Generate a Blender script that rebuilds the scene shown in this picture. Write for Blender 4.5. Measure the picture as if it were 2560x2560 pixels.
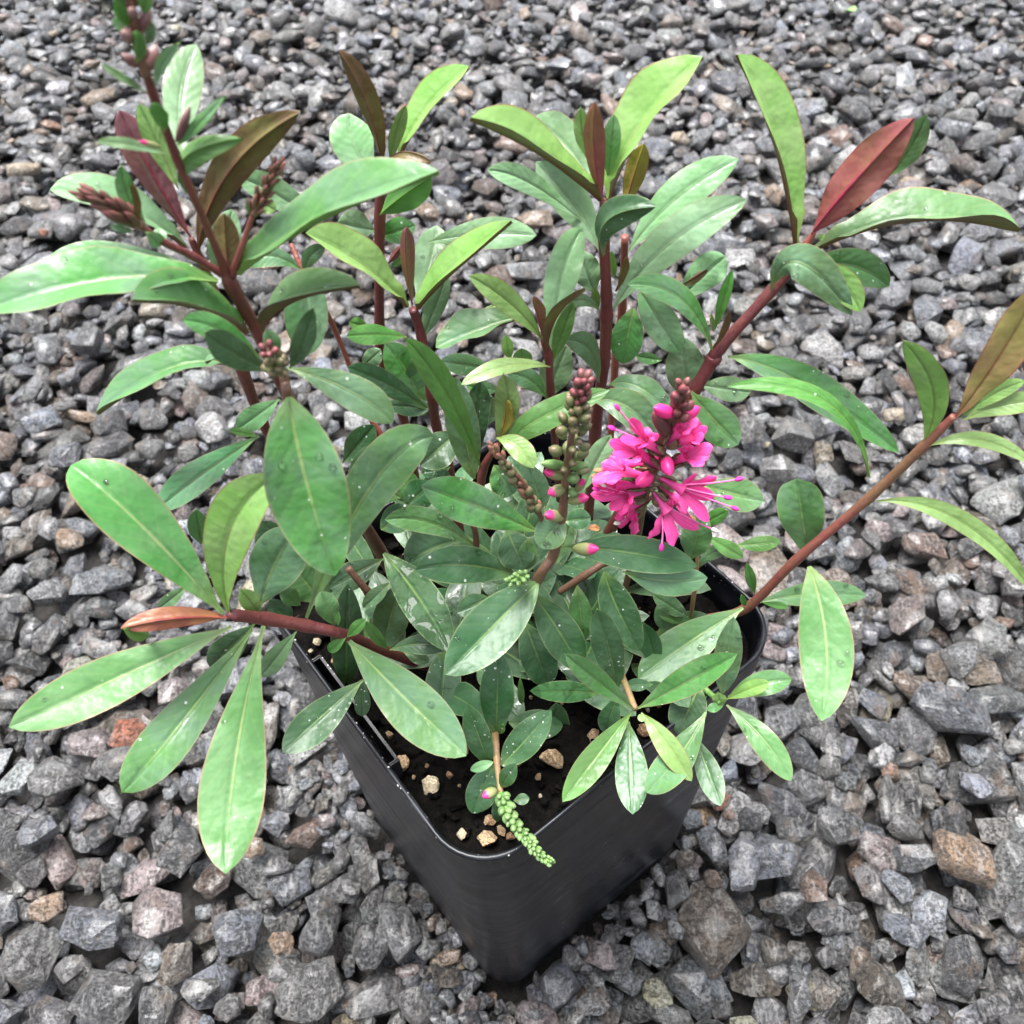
import bpy, bmesh, math, random
import numpy as np
from mathutils import Vector, Matrix
from math import radians, sin, cos, pi
SC = bpy.context.scene
for o in list(bpy.data.objects): bpy.data.objects.remove(o, do_unlink=True)
COL = SC.collection
MM = 0.001
# ------------------------------------------------------------------ camera
PITCH, ROLL = 0.90225576, -0.04129469
CAM_LOC = Vector((0.000955, -0.142167, 0.392702))
cam = bpy.data.cameras.new('camera'); camo = bpy.data.objects.new('camera', cam); COL.objects.link(camo)
fw = Vector((0, cos(PITCH), -sin(PITCH))); rt0 = Vector((1, 0, 0)); up0 = Vector((0, sin(PITCH), cos(PITCH)))
rt = rt0*cos(ROLL) + up0*sin(ROLL); up = up0*cos(ROLL) - rt0*sin(ROLL)
M = Matrix((rt, up, -fw)).transposed().to_4x4(); M.translation = CAM_LOC; camo.matrix_world = M
cam.sensor_width = 36; cam.lens = 36*2300/2560
cam.clip_start = 0.005; cam.clip_end = 200
cam.dof.use_dof = True; cam.dof.focus_distance = 0.245; cam.dof.aperture_fstop = 30
SC.camera = camo
# ------------------------------------------------------------------ overcast sky + soft sun
SUN_EL, SUN_AZ = radians(78), radians(-40)
w = bpy.data.worlds.new('World'); SC.world = w; w.use_nodes = True
nt = w.node_tree; nt.nodes.clear()
sky = nt.nodes.new('ShaderNodeTexSky'); sky.sky_type = 'NISHITA'; sky.sun_disc = False
sky.sun_elevation = SUN_EL; sky.sun_rotation = SUN_AZ; sky.air_density = 1.0; sky.dust_density = 4.0; sky.ozone_density = 1.0
hs = nt.nodes.new('ShaderNodeHueSaturation'); hs.inputs['Saturation'].default_value = 0.32
bg = nt.nodes.new('ShaderNodeBackground'); bg.inputs['Strength'].default_value = 0.06
wo = nt.nodes.new('ShaderNodeOutputWorld')
nt.links.new(sky.outputs[0], hs.inputs['Color']); nt.links.new(hs.outputs[0], bg.inputs['Color']); nt.links.new(bg.outputs[0], wo.inputs['Surface'])
sl = bpy.data.lights.new('sun', 'SUN'); sl.energy = 1.5; sl.angle = radians(32); sl.color = (1, .99, .97)
so = bpy.data.objects.new('sun', sl); COL.objects.link(so)
sd = Vector((sin(SUN_AZ)*cos(SUN_EL), cos(SUN_AZ)*cos(SUN_EL), sin(SUN_EL)))
so.rotation_euler = (-sd).to_track_quat('-Z', 'Y').to_euler(); so.location = sd*3
vs = SC.view_settings; vs.view_transform = 'Standard'; vs.look = 'None'; vs.gamma = 1; vs.use_curve_mapping = False
vs.exposure = 2.65
# ------------------------------------------------------------------ helpers
def link(o, parent=None):
    COL.objects.link(o)
    if parent: o.parent = parent
    return o
def obj(name, verts, faces, mats, parent=None, fmat=None, uv=None, smooth=True):
    me = bpy.data.meshes.new(name); me.from_pydata([tuple(v) for v in verts], [], faces)
    for m in (mats if isinstance(mats, (list, tuple)) else [mats]): me.materials.append(m)
    if fmat is not None: me.polygons.foreach_set('material_index', fmat)
    if uv is not None:
        l = me.uv_layers.new(name='UVMap'); vi = np.zeros(len(me.loops), dtype=np.int32); me.loops.foreach_get('vertex_index', vi)
        l.data.foreach_set('uv', np.asarray(uv, dtype=np.float32)[vi].ravel())
    if smooth: me.polygons.foreach_set('use_smooth', [True]*len(me.polygons))
    me.update()
    return link(bpy.data.objects.new(name, me), parent)
def tag(o, label=None, cat=None, group=None, kind=None):
    if label: o['label'] = label
    if cat: o['category'] = cat
    if group: o['group'] = group
    if kind: o['kind'] = kind
    return o
class NT:
    """small node-graph writer"""
    def __init__(s, name):
        s.m = bpy.data.materials.new(name); s.m.use_nodes = True; s.t = s.m.node_tree; s.t.nodes.clear()
        s.out = s.t.nodes.new('ShaderNodeOutputMaterial')
    def n(s, typ, ins=None, **kw):
        nd = s.t.nodes.new('ShaderNode'+typ)
        for k, v in kw.items(): setattr(nd, k, v)
        for k, v in (ins or {}).items(): s.set(nd.inputs[k], v)
        return nd
    def set(s, sock, v):
        if isinstance(v, bpy.types.NodeSocket): s.t.links.new(v, sock)
        elif isinstance(v, bpy.types.Node): s.t.links.new(v.outputs[0], sock)
        else:
            if isinstance(v, (tuple, list)) and len(v) == 3 and sock.type == 'RGBA': v = (*v, 1)
            sock.default_value = v
    def math(s, op, a, b=0.0, c=0.0, clamp=False):
        nd = s.t.nodes.new('ShaderNodeMath'); nd.operation = op; nd.use_clamp = clamp
        for i, v in enumerate((a, b, c)): s.set(nd.inputs[i], v)
        return nd.outputs[0]
    def ramp(s, x, lo, hi, a=0.0, b=1.0):
        nd = s.t.nodes.new('ShaderNodeMapRange'); nd.interpolation_type = 'SMOOTHSTEP'
        for i, v in enumerate((x, lo, hi, a, b)): s.set(nd.inputs[i], v)
        return nd.outputs[0]
    def mix(s, f, a, b, mode='MIX'):
        nd = s.t.nodes.new('ShaderNodeMix'); nd.data_type = 'RGBA'; nd.blend_type = mode
        s.set(nd.inputs[0], f); s.set(nd.inputs[6], a); s.set(nd.inputs[7], b)
        return nd.outputs[2]
    def noise(s, vec, scale, detail=3.0, rough=.55, dist=0.0):
        nd = s.n('TexNoise', {'Scale': scale, 'Detail': detail, 'Roughness': rough, 'Distortion': dist})
        if vec is not None: s.set(nd.inputs['Vector'], vec)
        return nd.outputs[0]
    def bump(s, hgt, dist, strength=1.0, normal=None):
        nd = s.n('Bump', {'Height': hgt, 'Distance': dist, 'Strength': strength})
        if normal is not None: s.set(nd.inputs['Normal'], normal)
        return nd.outputs[0]
    def done(s, shader):
        s.t.links.new(shader if isinstance(shader, bpy.types.NodeSocket) else shader.outputs[0], s.out.inputs['Surface']); return s.m
# ------------------------------------------------------------------ materials
def leaf_mat(name, base, rib, margin, second, rough=.38, transl=.22, wet=0.0, speck=0.0, bloom_sheen=0.0, ribw=.042, film=False):
    g = NT(name)
    uv = g.n('UVMap').outputs[0]; sx = g.n('SeparateXYZ', {0: uv}); U = sx.outputs[0]; V = sx.outputs[1]
    rnd = g.n('ObjectInfo').outputs['Random']
    tc = g.n('TexCoord').outputs['Object']
    off = g.n('Combine' 'XYZ', {0: g.math('MULTIPLY', rnd, 37.0), 1: g.math('MULTIPLY', rnd, 11.0), 2: g.math('MULTIPLY', rnd, 73.0)}).outputs[0]
    P = g.n('VectorMath', {0: tc, 1: off}, operation='ADD').outputs[0]
    av = g.math('ABSOLUTE', g.math('MULTIPLY_ADD', V, 2.0, -1.0))
    n1 = g.noise(P, 90, 4, .6); n2 = g.noise(P, 420, 3, .6)
    # colour: object random shift, mottle, second tint near tip / patches
    hs = g.n('HueSaturation', {'Hue': g.math('MULTIPLY_ADD', rnd, .03, .485), 'Saturation': g.math('MULTIPLY_ADD', rnd, .2, .88), 'Value': g.math('MULTIPLY_ADD', rnd, .42, .76), 'Color': base})
    c = g.mix(g.ramp(n1, .42, .7), hs.outputs[0], second)
    c = g.mix(g.math('MULTIPLY', g.ramp(n2, .5, .75), .22), c, tuple(x*.45 for x in base))
    # side veins, faint
    vv = g.math('SINE', g.math('MULTIPLY', g.math('ADD', U, g.math('MULTIPLY', av, -.22)), 58.0))
    c = g.mix(g.math('MULTIPLY', g.ramp(vv, .6, 1.0), g.math('MULTIPLY', n1, .16)), c, rib)
    # base of blade paler, margin, midrib
    c = g.mix(g.math('MULTIPLY', g.ramp(U, .22, .0), .55), c, rib)
    wid = g.math('MULTIPLY_ADD', U, -ribw*.75, ribw)
    c = g.mix(g.math('MULTIPLY', g.ramp(av, g.math('MULTIPLY', wid, 2.2), wid), g.ramp(U, 1.0, .35, .15, .72)), c, rib)
    c = g.mix(g.math('MULTIPLY', g.ramp(av, .925, .985), .75), c, margin)
    if bloom_sheen: c = g.mix(g.math('MULTIPLY', g.ramp(n1, .3, .65), bloom_sheen), c, (.34, .45, .36))  # waxy bloom; also puts whitish sky sheen into the leaf colour
    ro = g.math('MULTIPLY_ADD', n1, .28, rough-.04)
    if speck:
        vo = g.n('TexVoronoi', {'Scale': 760.0, 'Randomness': 1.0, 'Vector': P})
        sc_ = g.n('SeparateColor', {0: vo.outputs['Color']}); thr = g.math('MULTIPLY_ADD', g.math('POWER', sc_.outputs[1], 2.5), .26, .07)
        dot = g.math('MULTIPLY', g.ramp(vo.outputs['Distance'], thr, g.math('MULTIPLY', thr, .6)), g.math('MULTIPLY', g.ramp(sc_.outputs[0], 1-speck, 1-speck+.02), g.ramp(g.noise(P, 120, 2, .5), .40, .55)))
        c = g.mix(dot, c, (.75, .78, .72)); ro = g.math('MULTIPLY_ADD', dot, .3, ro)
    hgt = g.math('ADD', g.math('MULTIPLY', n2, .35), g.math('MULTIPLY', g.ramp(av, .0, .12), .9))
    hgt = g.math('ADD', hgt, g.math('MULTIPLY', vv, .05))
    bp = g.bump(g.noise(P, 230, 2, .5), .0011, .5, g.bump(hgt, .0003, .7))
    pr = g.n('BsdfPrincipled', {'Base Color': c, 'Roughness': ro, 'Specular IOR Level': .55, 'Normal': bp})
    if wet:
        pn = g.noise(P, 150 if film else 110, 2, .45, .6)
        mask = g.ramp(g.math('ABSOLUTE', g.math('SUBTRACT', pn, .52)), .062, .052) if film else g.ramp(pn, .60, .62)
        g.set(pr.inputs['Coat Weight'], g.math('MULTIPLY', mask, .42 if film else wet)); pr.inputs['Coat Roughness'].default_value = .03; pr.inputs['Coat IOR'].default_value = 1.33
        g.set(pr.inputs['Coat Normal'], g.bump(mask, .0003, .5))
        c2 = g.mix(g.math('MULTIPLY', mask, .5 if film else .16), c, tuple(x*.5 for x in base)); g.set(pr.inputs['Base Color'], c2)
        if film: pr.inputs['Roughness'].default_value = .5; pr.inputs['Specular IOR Level'].default_value = .18; g.t.links.remove(pr.inputs['Roughness'].links[0])
    tr = g.n('BsdfTranslucent', {'Color': g.mix(.5, c, (.40, .58, .14)), 'Normal': bp})
    ms = g.n('MixShader', {0: transl, 1: pr.outputs[0], 2: tr.outputs[0]})
    return g.done(ms)
RIB = (.30, .42, .12); MAR = (.30, .20, .10)
LM = {
 'g': leaf_mat('leaf_sage_green', (.084, .222, .056), RIB, (.26, .24, .11), (.070, .185, .074), .30, .18, wet=.8, bloom_sheen=.16, speck=.12),
 'p': leaf_mat('leaf_glaucous_sheen', (.165, .340, .135), (.24, .37, .17), (.24, .22, .12), (.20, .39, .175), .27, .2, bloom_sheen=.22),  # glaucous back leaves, base colour lightened to carry their gloss
 'd': leaf_mat('leaf_dark_green', (.024, .084, .023), (.17, .28, .06), (.18, .23, .09), (.036, .108, .034), .32, .12, wet=.8, bloom_sheen=.1, speck=.2),
 's': leaf_mat('leaf_speckled', (.030, .105, .030), (.19, .31, .08), (.19, .25, .10), (.042, .125, .042), .33, .12, speck=.9, bloom_sheen=.1),
 'w': leaf_mat('leaf_wet', (0.070, 0.210, 0.070), RIB, (.25, .25, .13), (.075, .195, .085), .28, .15, wet=1.0, bloom_sheen=.16, speck=.05),
 'W': leaf_mat('leaf_flooded', (0.016, 0.075, 0.011), (.15, .24, .045), (.20, .26, .11), (0.022, 0.095, 0.018), .40, .1, wet=1.0, bloom_sheen=.08, film=True),
 'b': leaf_mat('leaf_bright_green', (.082, .235, .046), (.26, .42, .09), (.23, .26, .09), (.105, .28, .062), .30, .24, speck=.05),
 'y': leaf_mat('leaf_young', (.21, .375, .095), (.30, .38, .09), (.28, .11, .06), (.255, .42, .13), .28, .26, bloom_sheen=.05),
 'l': leaf_mat('leaf_light', (.088, .215, .062), (.31, .38, .14), (.32, .19, .11), (.115, .255, .085), .29, .2, wet=.6, speck=.06, bloom_sheen=.08),
 't': leaf_mat('leaf_bronze', (.46, .31, .13), (.42, .10, .08), (.34, .04, .05), (.40, .36, .11), .32, .25, ribw=.05),
 'u': leaf_mat('leaf_underside_green', (0.156, 0.300, 0.078), (.28, .33, .11), (.25, .18, .08), (0.186, 0.348, 0.096), .45, .25),
 'R': leaf_mat('leaf_underside_red', (.20, .054, .058), (.26, .012, .055), (.20, .02, .03), (.19, .085, .045), .28, .12, ribw=.11),
 'O': leaf_mat('leaf_underside_olive', (.115, .062, .022), (.13, .026, .022), (.17, .03, .025), (.125, .115, .028), .36, .12, ribw=.07),
 'Y': leaf_mat('leaf_underside_yellow', (0.336, 0.276, 0.030), (.28, .04, .045), (.28, .07, .04), (0.372, 0.336, 0.048), .35, .3, ribw=.09),
 'o': leaf_mat('leaf_underside_orange', (.27, .062, .045), (.28, .02, .06), (.28, .03, .045), (.36, .15, .06), .26, .2, ribw=.08),
}
def stem_mat(name, col, col2, rough=.42):
    g = NT(name); tc = g.n('TexCoord').outputs['Object']
    mp = g.n('Mapping', {'Vector': tc, 'Scale': (1, 1, .35)}).outputs[0]
    n1 = g.noise(mp, 130, 4, .6); n2 = g.noise(mp, 900, 3, .6)
    c = g.mix(g.ramp(n1, .38, .66), col, col2); c = g.mix(g.math('MULTIPLY', g.ramp(n2, .55, .8), .3), c, tuple(x*.5 for x in col))
    return g.done(g.n('BsdfPrincipled', {'Base Color': c, 'Roughness': rough, 'Normal': g.bump(g.math('ADD', n2, g.math('MULTIPLY', n1, .7)), .0005, .7)}))
SM = {
 'red': stem_mat('stem_red', (.105, .022, .024), (.15, .04, .033)), 'pink': stem_mat('stem_pink', (.26, .075, .055), (.20, .06, .05)),
 'orange': stem_mat('stem_orange', (.19, .055, .045), (.16, .085, .045)), 'brown': stem_mat('stem_brown', (.13, .062, .042), (.17, .09, .055)),
 'tan': stem_mat('stem_tan', (.26, .15, .075), (.22, .19, .07)), 'green': stem_mat('stem_green', (.12, .26, .06), (.16, .30, .08))}
def bud_mat(name, col, tip, lo, hi):
    g = NT(name); tc = g.n('TexCoord').outputs['Generated']; z = g.n('SeparateXYZ', {0: tc}).outputs[2]
    rnd = g.n('ObjectInfo').outputs['Random']
    n1 = g.noise(g.n('TexCoord').outputs['Object'], 2.2, 3, .6)
    hs = g.n('HueSaturation', {'Value': g.math('MULTIPLY_ADD', rnd, .6, .7), 'Color': col})
    c = g.mix(g.ramp(g.math('ADD', z, g.math('MULTIPLY_ADD', n1, .3, -.15)), lo, hi), hs.outputs[0], tip)
    return g.done(g.n('BsdfPrincipled', {'Base Color': c, 'Roughness': .42, 'Subsurface Weight': .05, 'Subsurface Radius': (.0006, .0004, .0002)}))
BM = {
 'green': bud_mat('bud_green', (.115, .205, .062), (.16, .26, .095), .5, 1), 'olive': bud_mat('bud_olive', (.115, .135, .052), (.15, .105, .06), .6, 1),
 'pinkdark': bud_mat('bud_dusky', (.11, .048, .040), (.21, .05, .06), .55, 1.0), 'brown': bud_mat('bud_brown', (.20, .12, .065), (.26, .10, .08), .4, 1),
 'bract': bud_mat('bud_bract', (.11, .055, .035), (.19, .06, .06), .5, 1), 'purple': bud_mat('bud_purple', (.16, .07, .07), (.27, .16, .15), .5, 1),
 'tip': bud_mat('bud_pink_tip', (.22, .24, .10), (.62, .035, .20), .60, .78), 'pink': bud_mat('bud_pink', (.16, .06, .05), (.78, .03, .22), .25, .42)}
def petal_mat():
    g = NT('petal_magenta'); uv = g.n('UVMap').outputs[0]; sx = g.n('SeparateXYZ', {0: uv}); U = sx.outputs[0]; V = sx.outputs[1]
    av = g.math('ABSOLUTE', g.math('MULTIPLY_ADD', V, 2.0, -1.0)); rnd = g.n('ObjectInfo').outputs['Random']
    st = g.noise(g.n('Mapping', {'Vector': uv, 'Scale': (1.5, 22, 1)}).outputs[0], 1.0, 2, .5)
    c = g.mix(g.ramp(U, .0, .35), (.52, .006, .12), (.90, .045, .33))
    c = g.mix(g.math('MULTIPLY', g.ramp(st, .5, .75), .35), c, (.95, .22, .60))
    c = g.mix(g.math('MULTIPLY', rnd, .45), c, (.95, .20, .55)); c = g.mix(g.math('MULTIPLY', g.ramp(av, .85, 1.), .3), c, (.95, .25, .6))
    pr = g.n('BsdfPrincipled', {'Base Color': c, 'Roughness': .45, 'Normal': g.bump(st, .0001, .5)})
    tr = g.n('BsdfTranslucent', {'Color': c})
    return g.done(g.n('MixShader', {0: .3, 1: pr.outputs[0], 2: tr.outputs[0]}))
PETAL = petal_mat()
def plain(name, col, rough=.5, var=.25, scale=400):
    g = NT(name); n1 = g.noise(g.n('TexCoord').outputs['Object'], scale, 3, .6)
    c = g.mix(g.ramp(n1, .35, .7), tuple(x*(1-var) for x in col), tuple(min(1, x*(1+var)) for x in col))
    return g.done(g.n('BsdfPrincipled', {'Base Color': c, 'Roughness': rough, 'Normal': g.bump(n1, .0012 if rough > .8 else .0003, .9 if rough > .8 else .4)}))
STA = {'pink': plain('stamen_magenta', (.62, .02, .30), .45), 'white': plain('pollen_white', (.8, .78, .68), .7), 'tan': plain('pollen_tan', (.38, .2, .1), .8)}
FIL = plain('filament_pink', (.80, .16, .42), .45)
CALYX = plain('calyx_dusky_green', (.14, .10, .055), .5, .4, 900)
# ------------------------------------------------------------------ data: millimetres, world axes
LEAVES=[
[-48.4,-10,293.4,-64.6,-16,299.2,-84.5,-22,297.8,0.2,-0.26,0.95,9.89,30,"gu","o",0],
[-58.6,6,285.5,-73.2,4.5,289.4,-84.1,3,288.6,0.17,-0.62,0.76,5.83,13,"pu","o",0],
[-59.7,10,286.9,-67.5,7.5,297.5,-77.8,5,303,0.67,-0.05,0.74,8.74,32,"pO","o",0],
[-58.3,10,288.9,-62.1,12,302.3,-64.4,14,312.2,-0.4,0.88,-0.26,6.08,10,"gR","o",0],
[-54.3,2,303.8,-55.7,3.5,311.3,-57.1,5,317.8,0.37,-0.89,0.26,3.89,13,"yu","o",0],
[-58.1,10,284.7,-47.6,10,301.8,-32.3,10,312.8,0.12,0.99,-0.11,6.63,8,"gO","o",0],
[-48.5,-4,290,-48,-1.5,295,-47.2,0,300.2,-0.25,0.91,-0.33,4.7,8,"gO","e",0],
[-46.8,-14,313.4,-45,-14.5,319.1,-36,-15,322,0.47,0.72,-0.51,3.69,12,"gb","o",0],
[-51,0,310.8,-51.4,9,316.6,-49.1,18,321,0.4,-0.48,0.78,6.27,12,"pu","o",0],
[-45.8,-15,321.5,-42.6,-14.5,323.8,-37.3,-14,328,-0.26,-0.85,0.47,1.74,13,"gu","o",0],
[-47.4,-15,320.1,-51.9,-16.5,322.8,-55.8,-18,324.2,0.51,-0.55,0.66,1.73,13,"gu","o",0],
[-46.1,-17,324.9,-46,-17.3,327.3,-45.8,-18,329.6,-0.02,0.98,0.21,2.46,13,"bb","e",0],
[-46.5,-18,330.9,-48.7,-18.3,333.2,-51.1,-18,335.1,0.36,-0.85,0.39,1.07,13,"gu","o",0],
[-45,-18,331.6,-43.1,-18,334.8,-40.1,-18,337.2,-0.03,-1,0.03,1.6,13,"pu","o",0],
[-45,-21,336.6,-44.2,-21.3,338.8,-43.5,-22,340.8,0.19,0.97,0.16,2.04,13,"bb","e",0],
[-45.3,-20,339.2,-46,-20.1,340.4,-46.8,-20,341.6,0.41,-0.87,0.26,1.22,13,"gu","o",0],
[-45.1,-20,340.6,-45.1,-20.7,342.3,-45.3,-21,344.1,0.44,-0.87,-0.21,1.8,13,"bb","e",0],
[-43.9,-19,337.7,-43,-19.2,339.1,-42.2,-19,340.5,0.07,-1,-0.04,1.34,13,"pu","o",0],
[-42.7,-20,342.1,-41.9,-20.2,343.5,-41.3,-20,344.9,0.12,-0.99,-0.06,1.79,13,"bb","e",0],
[-45.2,-20,342.8,-44.8,-20.1,344.2,-44.4,-20,345.6,0.24,-0.97,-0.07,1.68,13,"gu","e",0],
[-53.9,-14,304.1,-53.6,-16.2,306.4,-53.8,-18,309,0.76,-0.49,-0.42,2.54,13,"pu","e",0],
[-54.2,-14,304.1,-54.2,-13.1,305,-54.3,-12,305.8,0.33,-0.57,0.75,2.33,13,"pu","e",0],
[-55.1,-14,307.6,-56.7,-13,312.1,-56.3,-12,317,0.4,-0.88,0.24,2.87,13,"gu","o",0],
[-56,-15,308.4,-55,-14.7,312.1,-54.3,-15,315.7,0.4,0.91,-0.1,1.48,13,"gO","o",0],
[-57.1,-15,307.3,-58.5,-15.6,308.3,-60,-16,309.1,0.52,-0.74,0.43,1.26,13,"gu","o",0],
[-39.9,-9,305.3,-39.7,-9.2,306.9,-39.6,-9,308.6,0.23,-0.97,-0.02,1.04,13,"bu","o",0],
[-44.8,-10,294.8,-28.4,-12.5,306.8,-8.1,-15,315.7,-0.5,-0.1,0.86,10.6,36,"gu","o",0],
[-57.8,16,276.6,-54.8,17.4,282.6,-52.1,20,288,0.14,-0.95,0.27,6.28,13,"pu","e",0],
[-43.6,-10,282.3,-36,-12.5,291.1,-23.2,-15,295.2,-0.51,0.12,0.85,7.66,36,"gO","o",0],
[-46,-10,281.7,-51.7,-15,292.5,-59.4,-20,298.1,0.67,0.24,0.7,9.58,36,"gO","o",0],
[-58.8,4,284.9,-57.1,4.8,282.1,-55.7,6,279.2,0.68,-0.72,0.11,4.64,13,"bu","e",0],
[-41.8,-20,284.3,-46.3,-22,292.7,-50.9,-24,296.6,0.79,-0.43,0.44,4.39,13,"gu","o",0],
[-39.9,-23,283.9,-43.5,-26.5,291.5,-45.6,-30,299,0.85,-0.51,0.08,5.26,13,"du","o",0],
[-36.4,-23,284.3,-32.9,-24,290.7,-29.3,-25,298.8,-0.18,-0.98,-0.05,3.73,13,"du","o",0],
[-38.4,-20,285,-38.8,-20.3,287.8,-39.5,-20,290.5,0.43,-0.9,0.09,2.88,13,"gu","o",0],
[-54.9,0,265.1,-66.5,-3,267.5,-83.8,-6,258.8,-0.2,-0.09,0.98,8.83,34,"gO","o",0],
[-53.3,-1,268.2,-55.6,-2.5,270.6,-58.7,-4,269.7,0.15,0.23,0.96,2.38,13,"gO","o",0],
[-54.8,0,243.7,-68.6,-5,237.2,-80,-10,231.1,-0.08,-0.7,0.71,7.2,13,"wu","o",0],
[-54.9,0,243.6,-57.3,-1.1,246.1,-60,-2,248.1,0.69,-0.31,0.65,1.94,13,"bu","o",0],
[-48.7,3,251.9,-54.3,1.9,248.4,-59.8,2,244.2,-0.23,-0.87,0.45,5.28,13,"pu","o",0],
[-36,-29,283.4,-35,-36.5,269.5,-32.5,-44,251.4,0.27,-0.86,0.43,14.1,7,"gu","e",0],
[-40.9,-10,272.8,-29.1,-13,268.7,-21.6,-16,262.7,0.23,-0.58,0.78,7.1,9,"gu","o",0],
[-18,20,228.9,-27.5,18,240.8,-35.4,16,248.6,0.64,-0.63,0.44,5.89,13,"du","o",0],
[-30.2,20,232.2,-24.2,19.6,231.7,-18.2,20,230.4,0.1,-0.7,0.7,4.93,13,"du","o",0],
[-50.1,-22,202.3,-28.9,-17,244.2,-14.5,-12,254.1,-0.34,-0.85,0.4,10.64,10,"gu","o",0],
[-61.9,-35,226.1,-74.4,-26.5,248,-86.8,-18,256.4,0.51,-0.5,0.7,12.73,30,"lu","o",0],
[-60.7,-35,224.9,-54.4,-33,250.9,-41.9,-31,265.6,-0.45,-0.84,0.29,10.74,14,"yu","o",0],
[-60.2,-22,208.1,-54.6,-18,219.4,-47.7,-14,227.9,-0.05,-0.92,0.4,12.5,13,"wu","o",0],
[-67.7,-20,231,-66.3,-20.6,237.3,-65.3,-20,243.3,0.28,-0.96,-0.05,4.46,13,"gu","o",0],
[-75.3,-20,215.4,-79.6,-21.4,212.7,-83.7,-22,209.3,-0.19,-0.82,0.54,3.38,13,"gu","o",0],
[-56.6,-30,217.7,-57.2,-30.4,222.8,-58.5,-30,227.6,0.61,-0.79,0.11,4.05,13,"yu","o",0],
[-60.8,-35,224.3,-69.9,-38,229.9,-80.4,-41,231.5,-0.43,0.65,-0.63,4.85,12,"yo","o",0],
[-79.6,-36,219.6,-78.8,-39.2,226.1,-79.1,-42,232.6,0.95,-0.27,-0.16,3.38,13,"yy","o",0],
[-61.6,-35,220.5,-86,-44.5,216.7,-107,-54,215,0.08,-0.44,0.89,11.23,22,"lu","o",0],
[-59.1,-32,214,-76.4,-50,202.3,-81,-68,211.9,0.41,-0.3,0.86,10.78,10,"gu","o",0],
[-54.5,-35,220.4,-61.5,-57.5,203.4,-62.3,-80,195.4,0.27,-0.5,0.82,13.98,9,"lu","l",0],
[-58.9,-30,213.4,-66.2,-31.9,206.5,-73.2,-32,198.3,-0.33,-0.84,0.43,6.9,13,"du","o",0],
[-50.7,-29,207.6,-56.7,-31.4,200.5,-62.5,-32,192.2,-0.28,-0.88,0.39,5.15,13,"pu","o",0],
[-39.4,-29,203.4,-25.9,-41,194.5,-12.1,-53,188.4,0.1,-0.44,0.89,12.71,22,"gu","o",0],
[-36.4,-36,195.9,-46.1,-44,193.3,-54.4,-52,192.4,0.21,-0.43,0.88,8.69,13,"su","o",0],
[-36.9,-34,192.6,-37.8,-36.6,186.9,-38.9,-38,180.6,0.08,-0.95,0.3,3.95,13,"su","o",0],
[-48.9,-16,154.8,-44.4,-16.4,180.3,-40.9,-12,201.7,0.08,-0.99,0.07,8.72,13,"du","e",0],
[-36.6,-12,169.6,-32.7,-11.3,183,-28.9,-8,194.8,-0.13,-0.97,0.19,9.61,13,"gu","e",0],
[-31.4,-8,195.4,-35.3,-9.9,192.5,-39.1,-11,188.9,-0.21,-0.76,0.61,3.95,13,"gu","e",0],
[-31.9,-5,204.4,-22.6,-18,202.3,-15.4,-31,198.9,-0.01,-0.22,0.98,10.24,2,"Wu","e",0],
[0.8,-14,205.9,-11.4,-17,214.8,-22,-20,218,0.5,-0.53,0.68,9.25,13,"du","e",0],
[6.5,-19,209.3,-4.9,-29.5,206.6,-15.9,-40,204.1,0.16,-0.4,0.9,12.58,22,"du","e",0],
[5.2,-20,205.7,11.8,-25,194.6,16.8,-30,184.8,0.22,-0.83,0.52,9.72,13,"du","e",0],
[3,-17,188.1,6,-22.4,179.9,8.8,-26,170.1,0.15,-0.86,0.48,9.65,13,"su","e",0],
[-5.4,-41,173.6,-4.5,-37.8,188,-3.7,-32,200.1,-0.03,-0.95,0.32,8.62,13,"su","e",0],
[-9.7,-24,178.3,-7.1,-26.2,176.3,-4.5,-28,173.8,0.2,-0.61,0.77,6.09,13,"gu","e",0],
[-7.4,-48,171.2,-9.3,-46.1,182.9,-11.5,-42,192.9,0.13,-0.95,0.29,6.43,13,"su","e",0],
[-4.4,-48,170.2,1.8,-44,175.3,8.7,-40,183.8,-0.32,-0.65,0.69,8.05,13,"su","e",0],
[-6.2,-47,169.3,-9.5,-52,164.9,-12.5,-56,159.4,-0.15,-0.68,0.71,7.96,13,"su","e",0],
[-4.4,-55,173.7,-2.7,-54.4,178.6,-0.6,-53,183,-0.43,-0.83,0.35,4.06,13,"du","e",0],
[-1.6,-58,172.2,0.3,-58.1,173,2.3,-58,173.4,-0.26,-0.37,0.89,2.73,13,"du","o",0],
[-6.4,-57,170.6,-6,-58.8,167.4,-5.7,-60,163.7,0.14,-0.9,0.41,2.58,13,"du","o",0],
[-5.2,-55,172.4,-7.2,-55.6,174.8,-9.5,-56,176.7,0.71,-0.36,0.61,2.34,13,"du","o",0],
[-6.2,-49,175,-9.2,-49.6,174.2,-12.1,-50,172.9,-0.24,-0.45,0.86,2.59,13,"pu","e",0],
[-4.8,-42,175.9,-4.2,-42.8,179.6,-3.3,-43,183.2,-0.48,-0.88,-0.02,2.19,13,"bu","o",0],
[-10.2,-30,166.9,-16.4,-29.4,170.5,-23,-28,172.8,0.29,-0.5,0.82,5.74,13,"du","o",0],
[-2.2,-33,163.1,5.3,-32.8,161.1,12.5,-32,157.7,0.34,-0.43,0.84,8.03,13,"su","e",0],
[10.4,-31,143.5,10.5,-31.1,155.1,10.9,-29,165.6,-0.11,-0.99,0.09,7.77,13,"du","e",0],
[-31.1,-27,194.2,-32.7,-27.6,201.3,-34.9,-27,207.9,0.57,-0.81,0.16,2.89,13,"bu","o",0],
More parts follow.
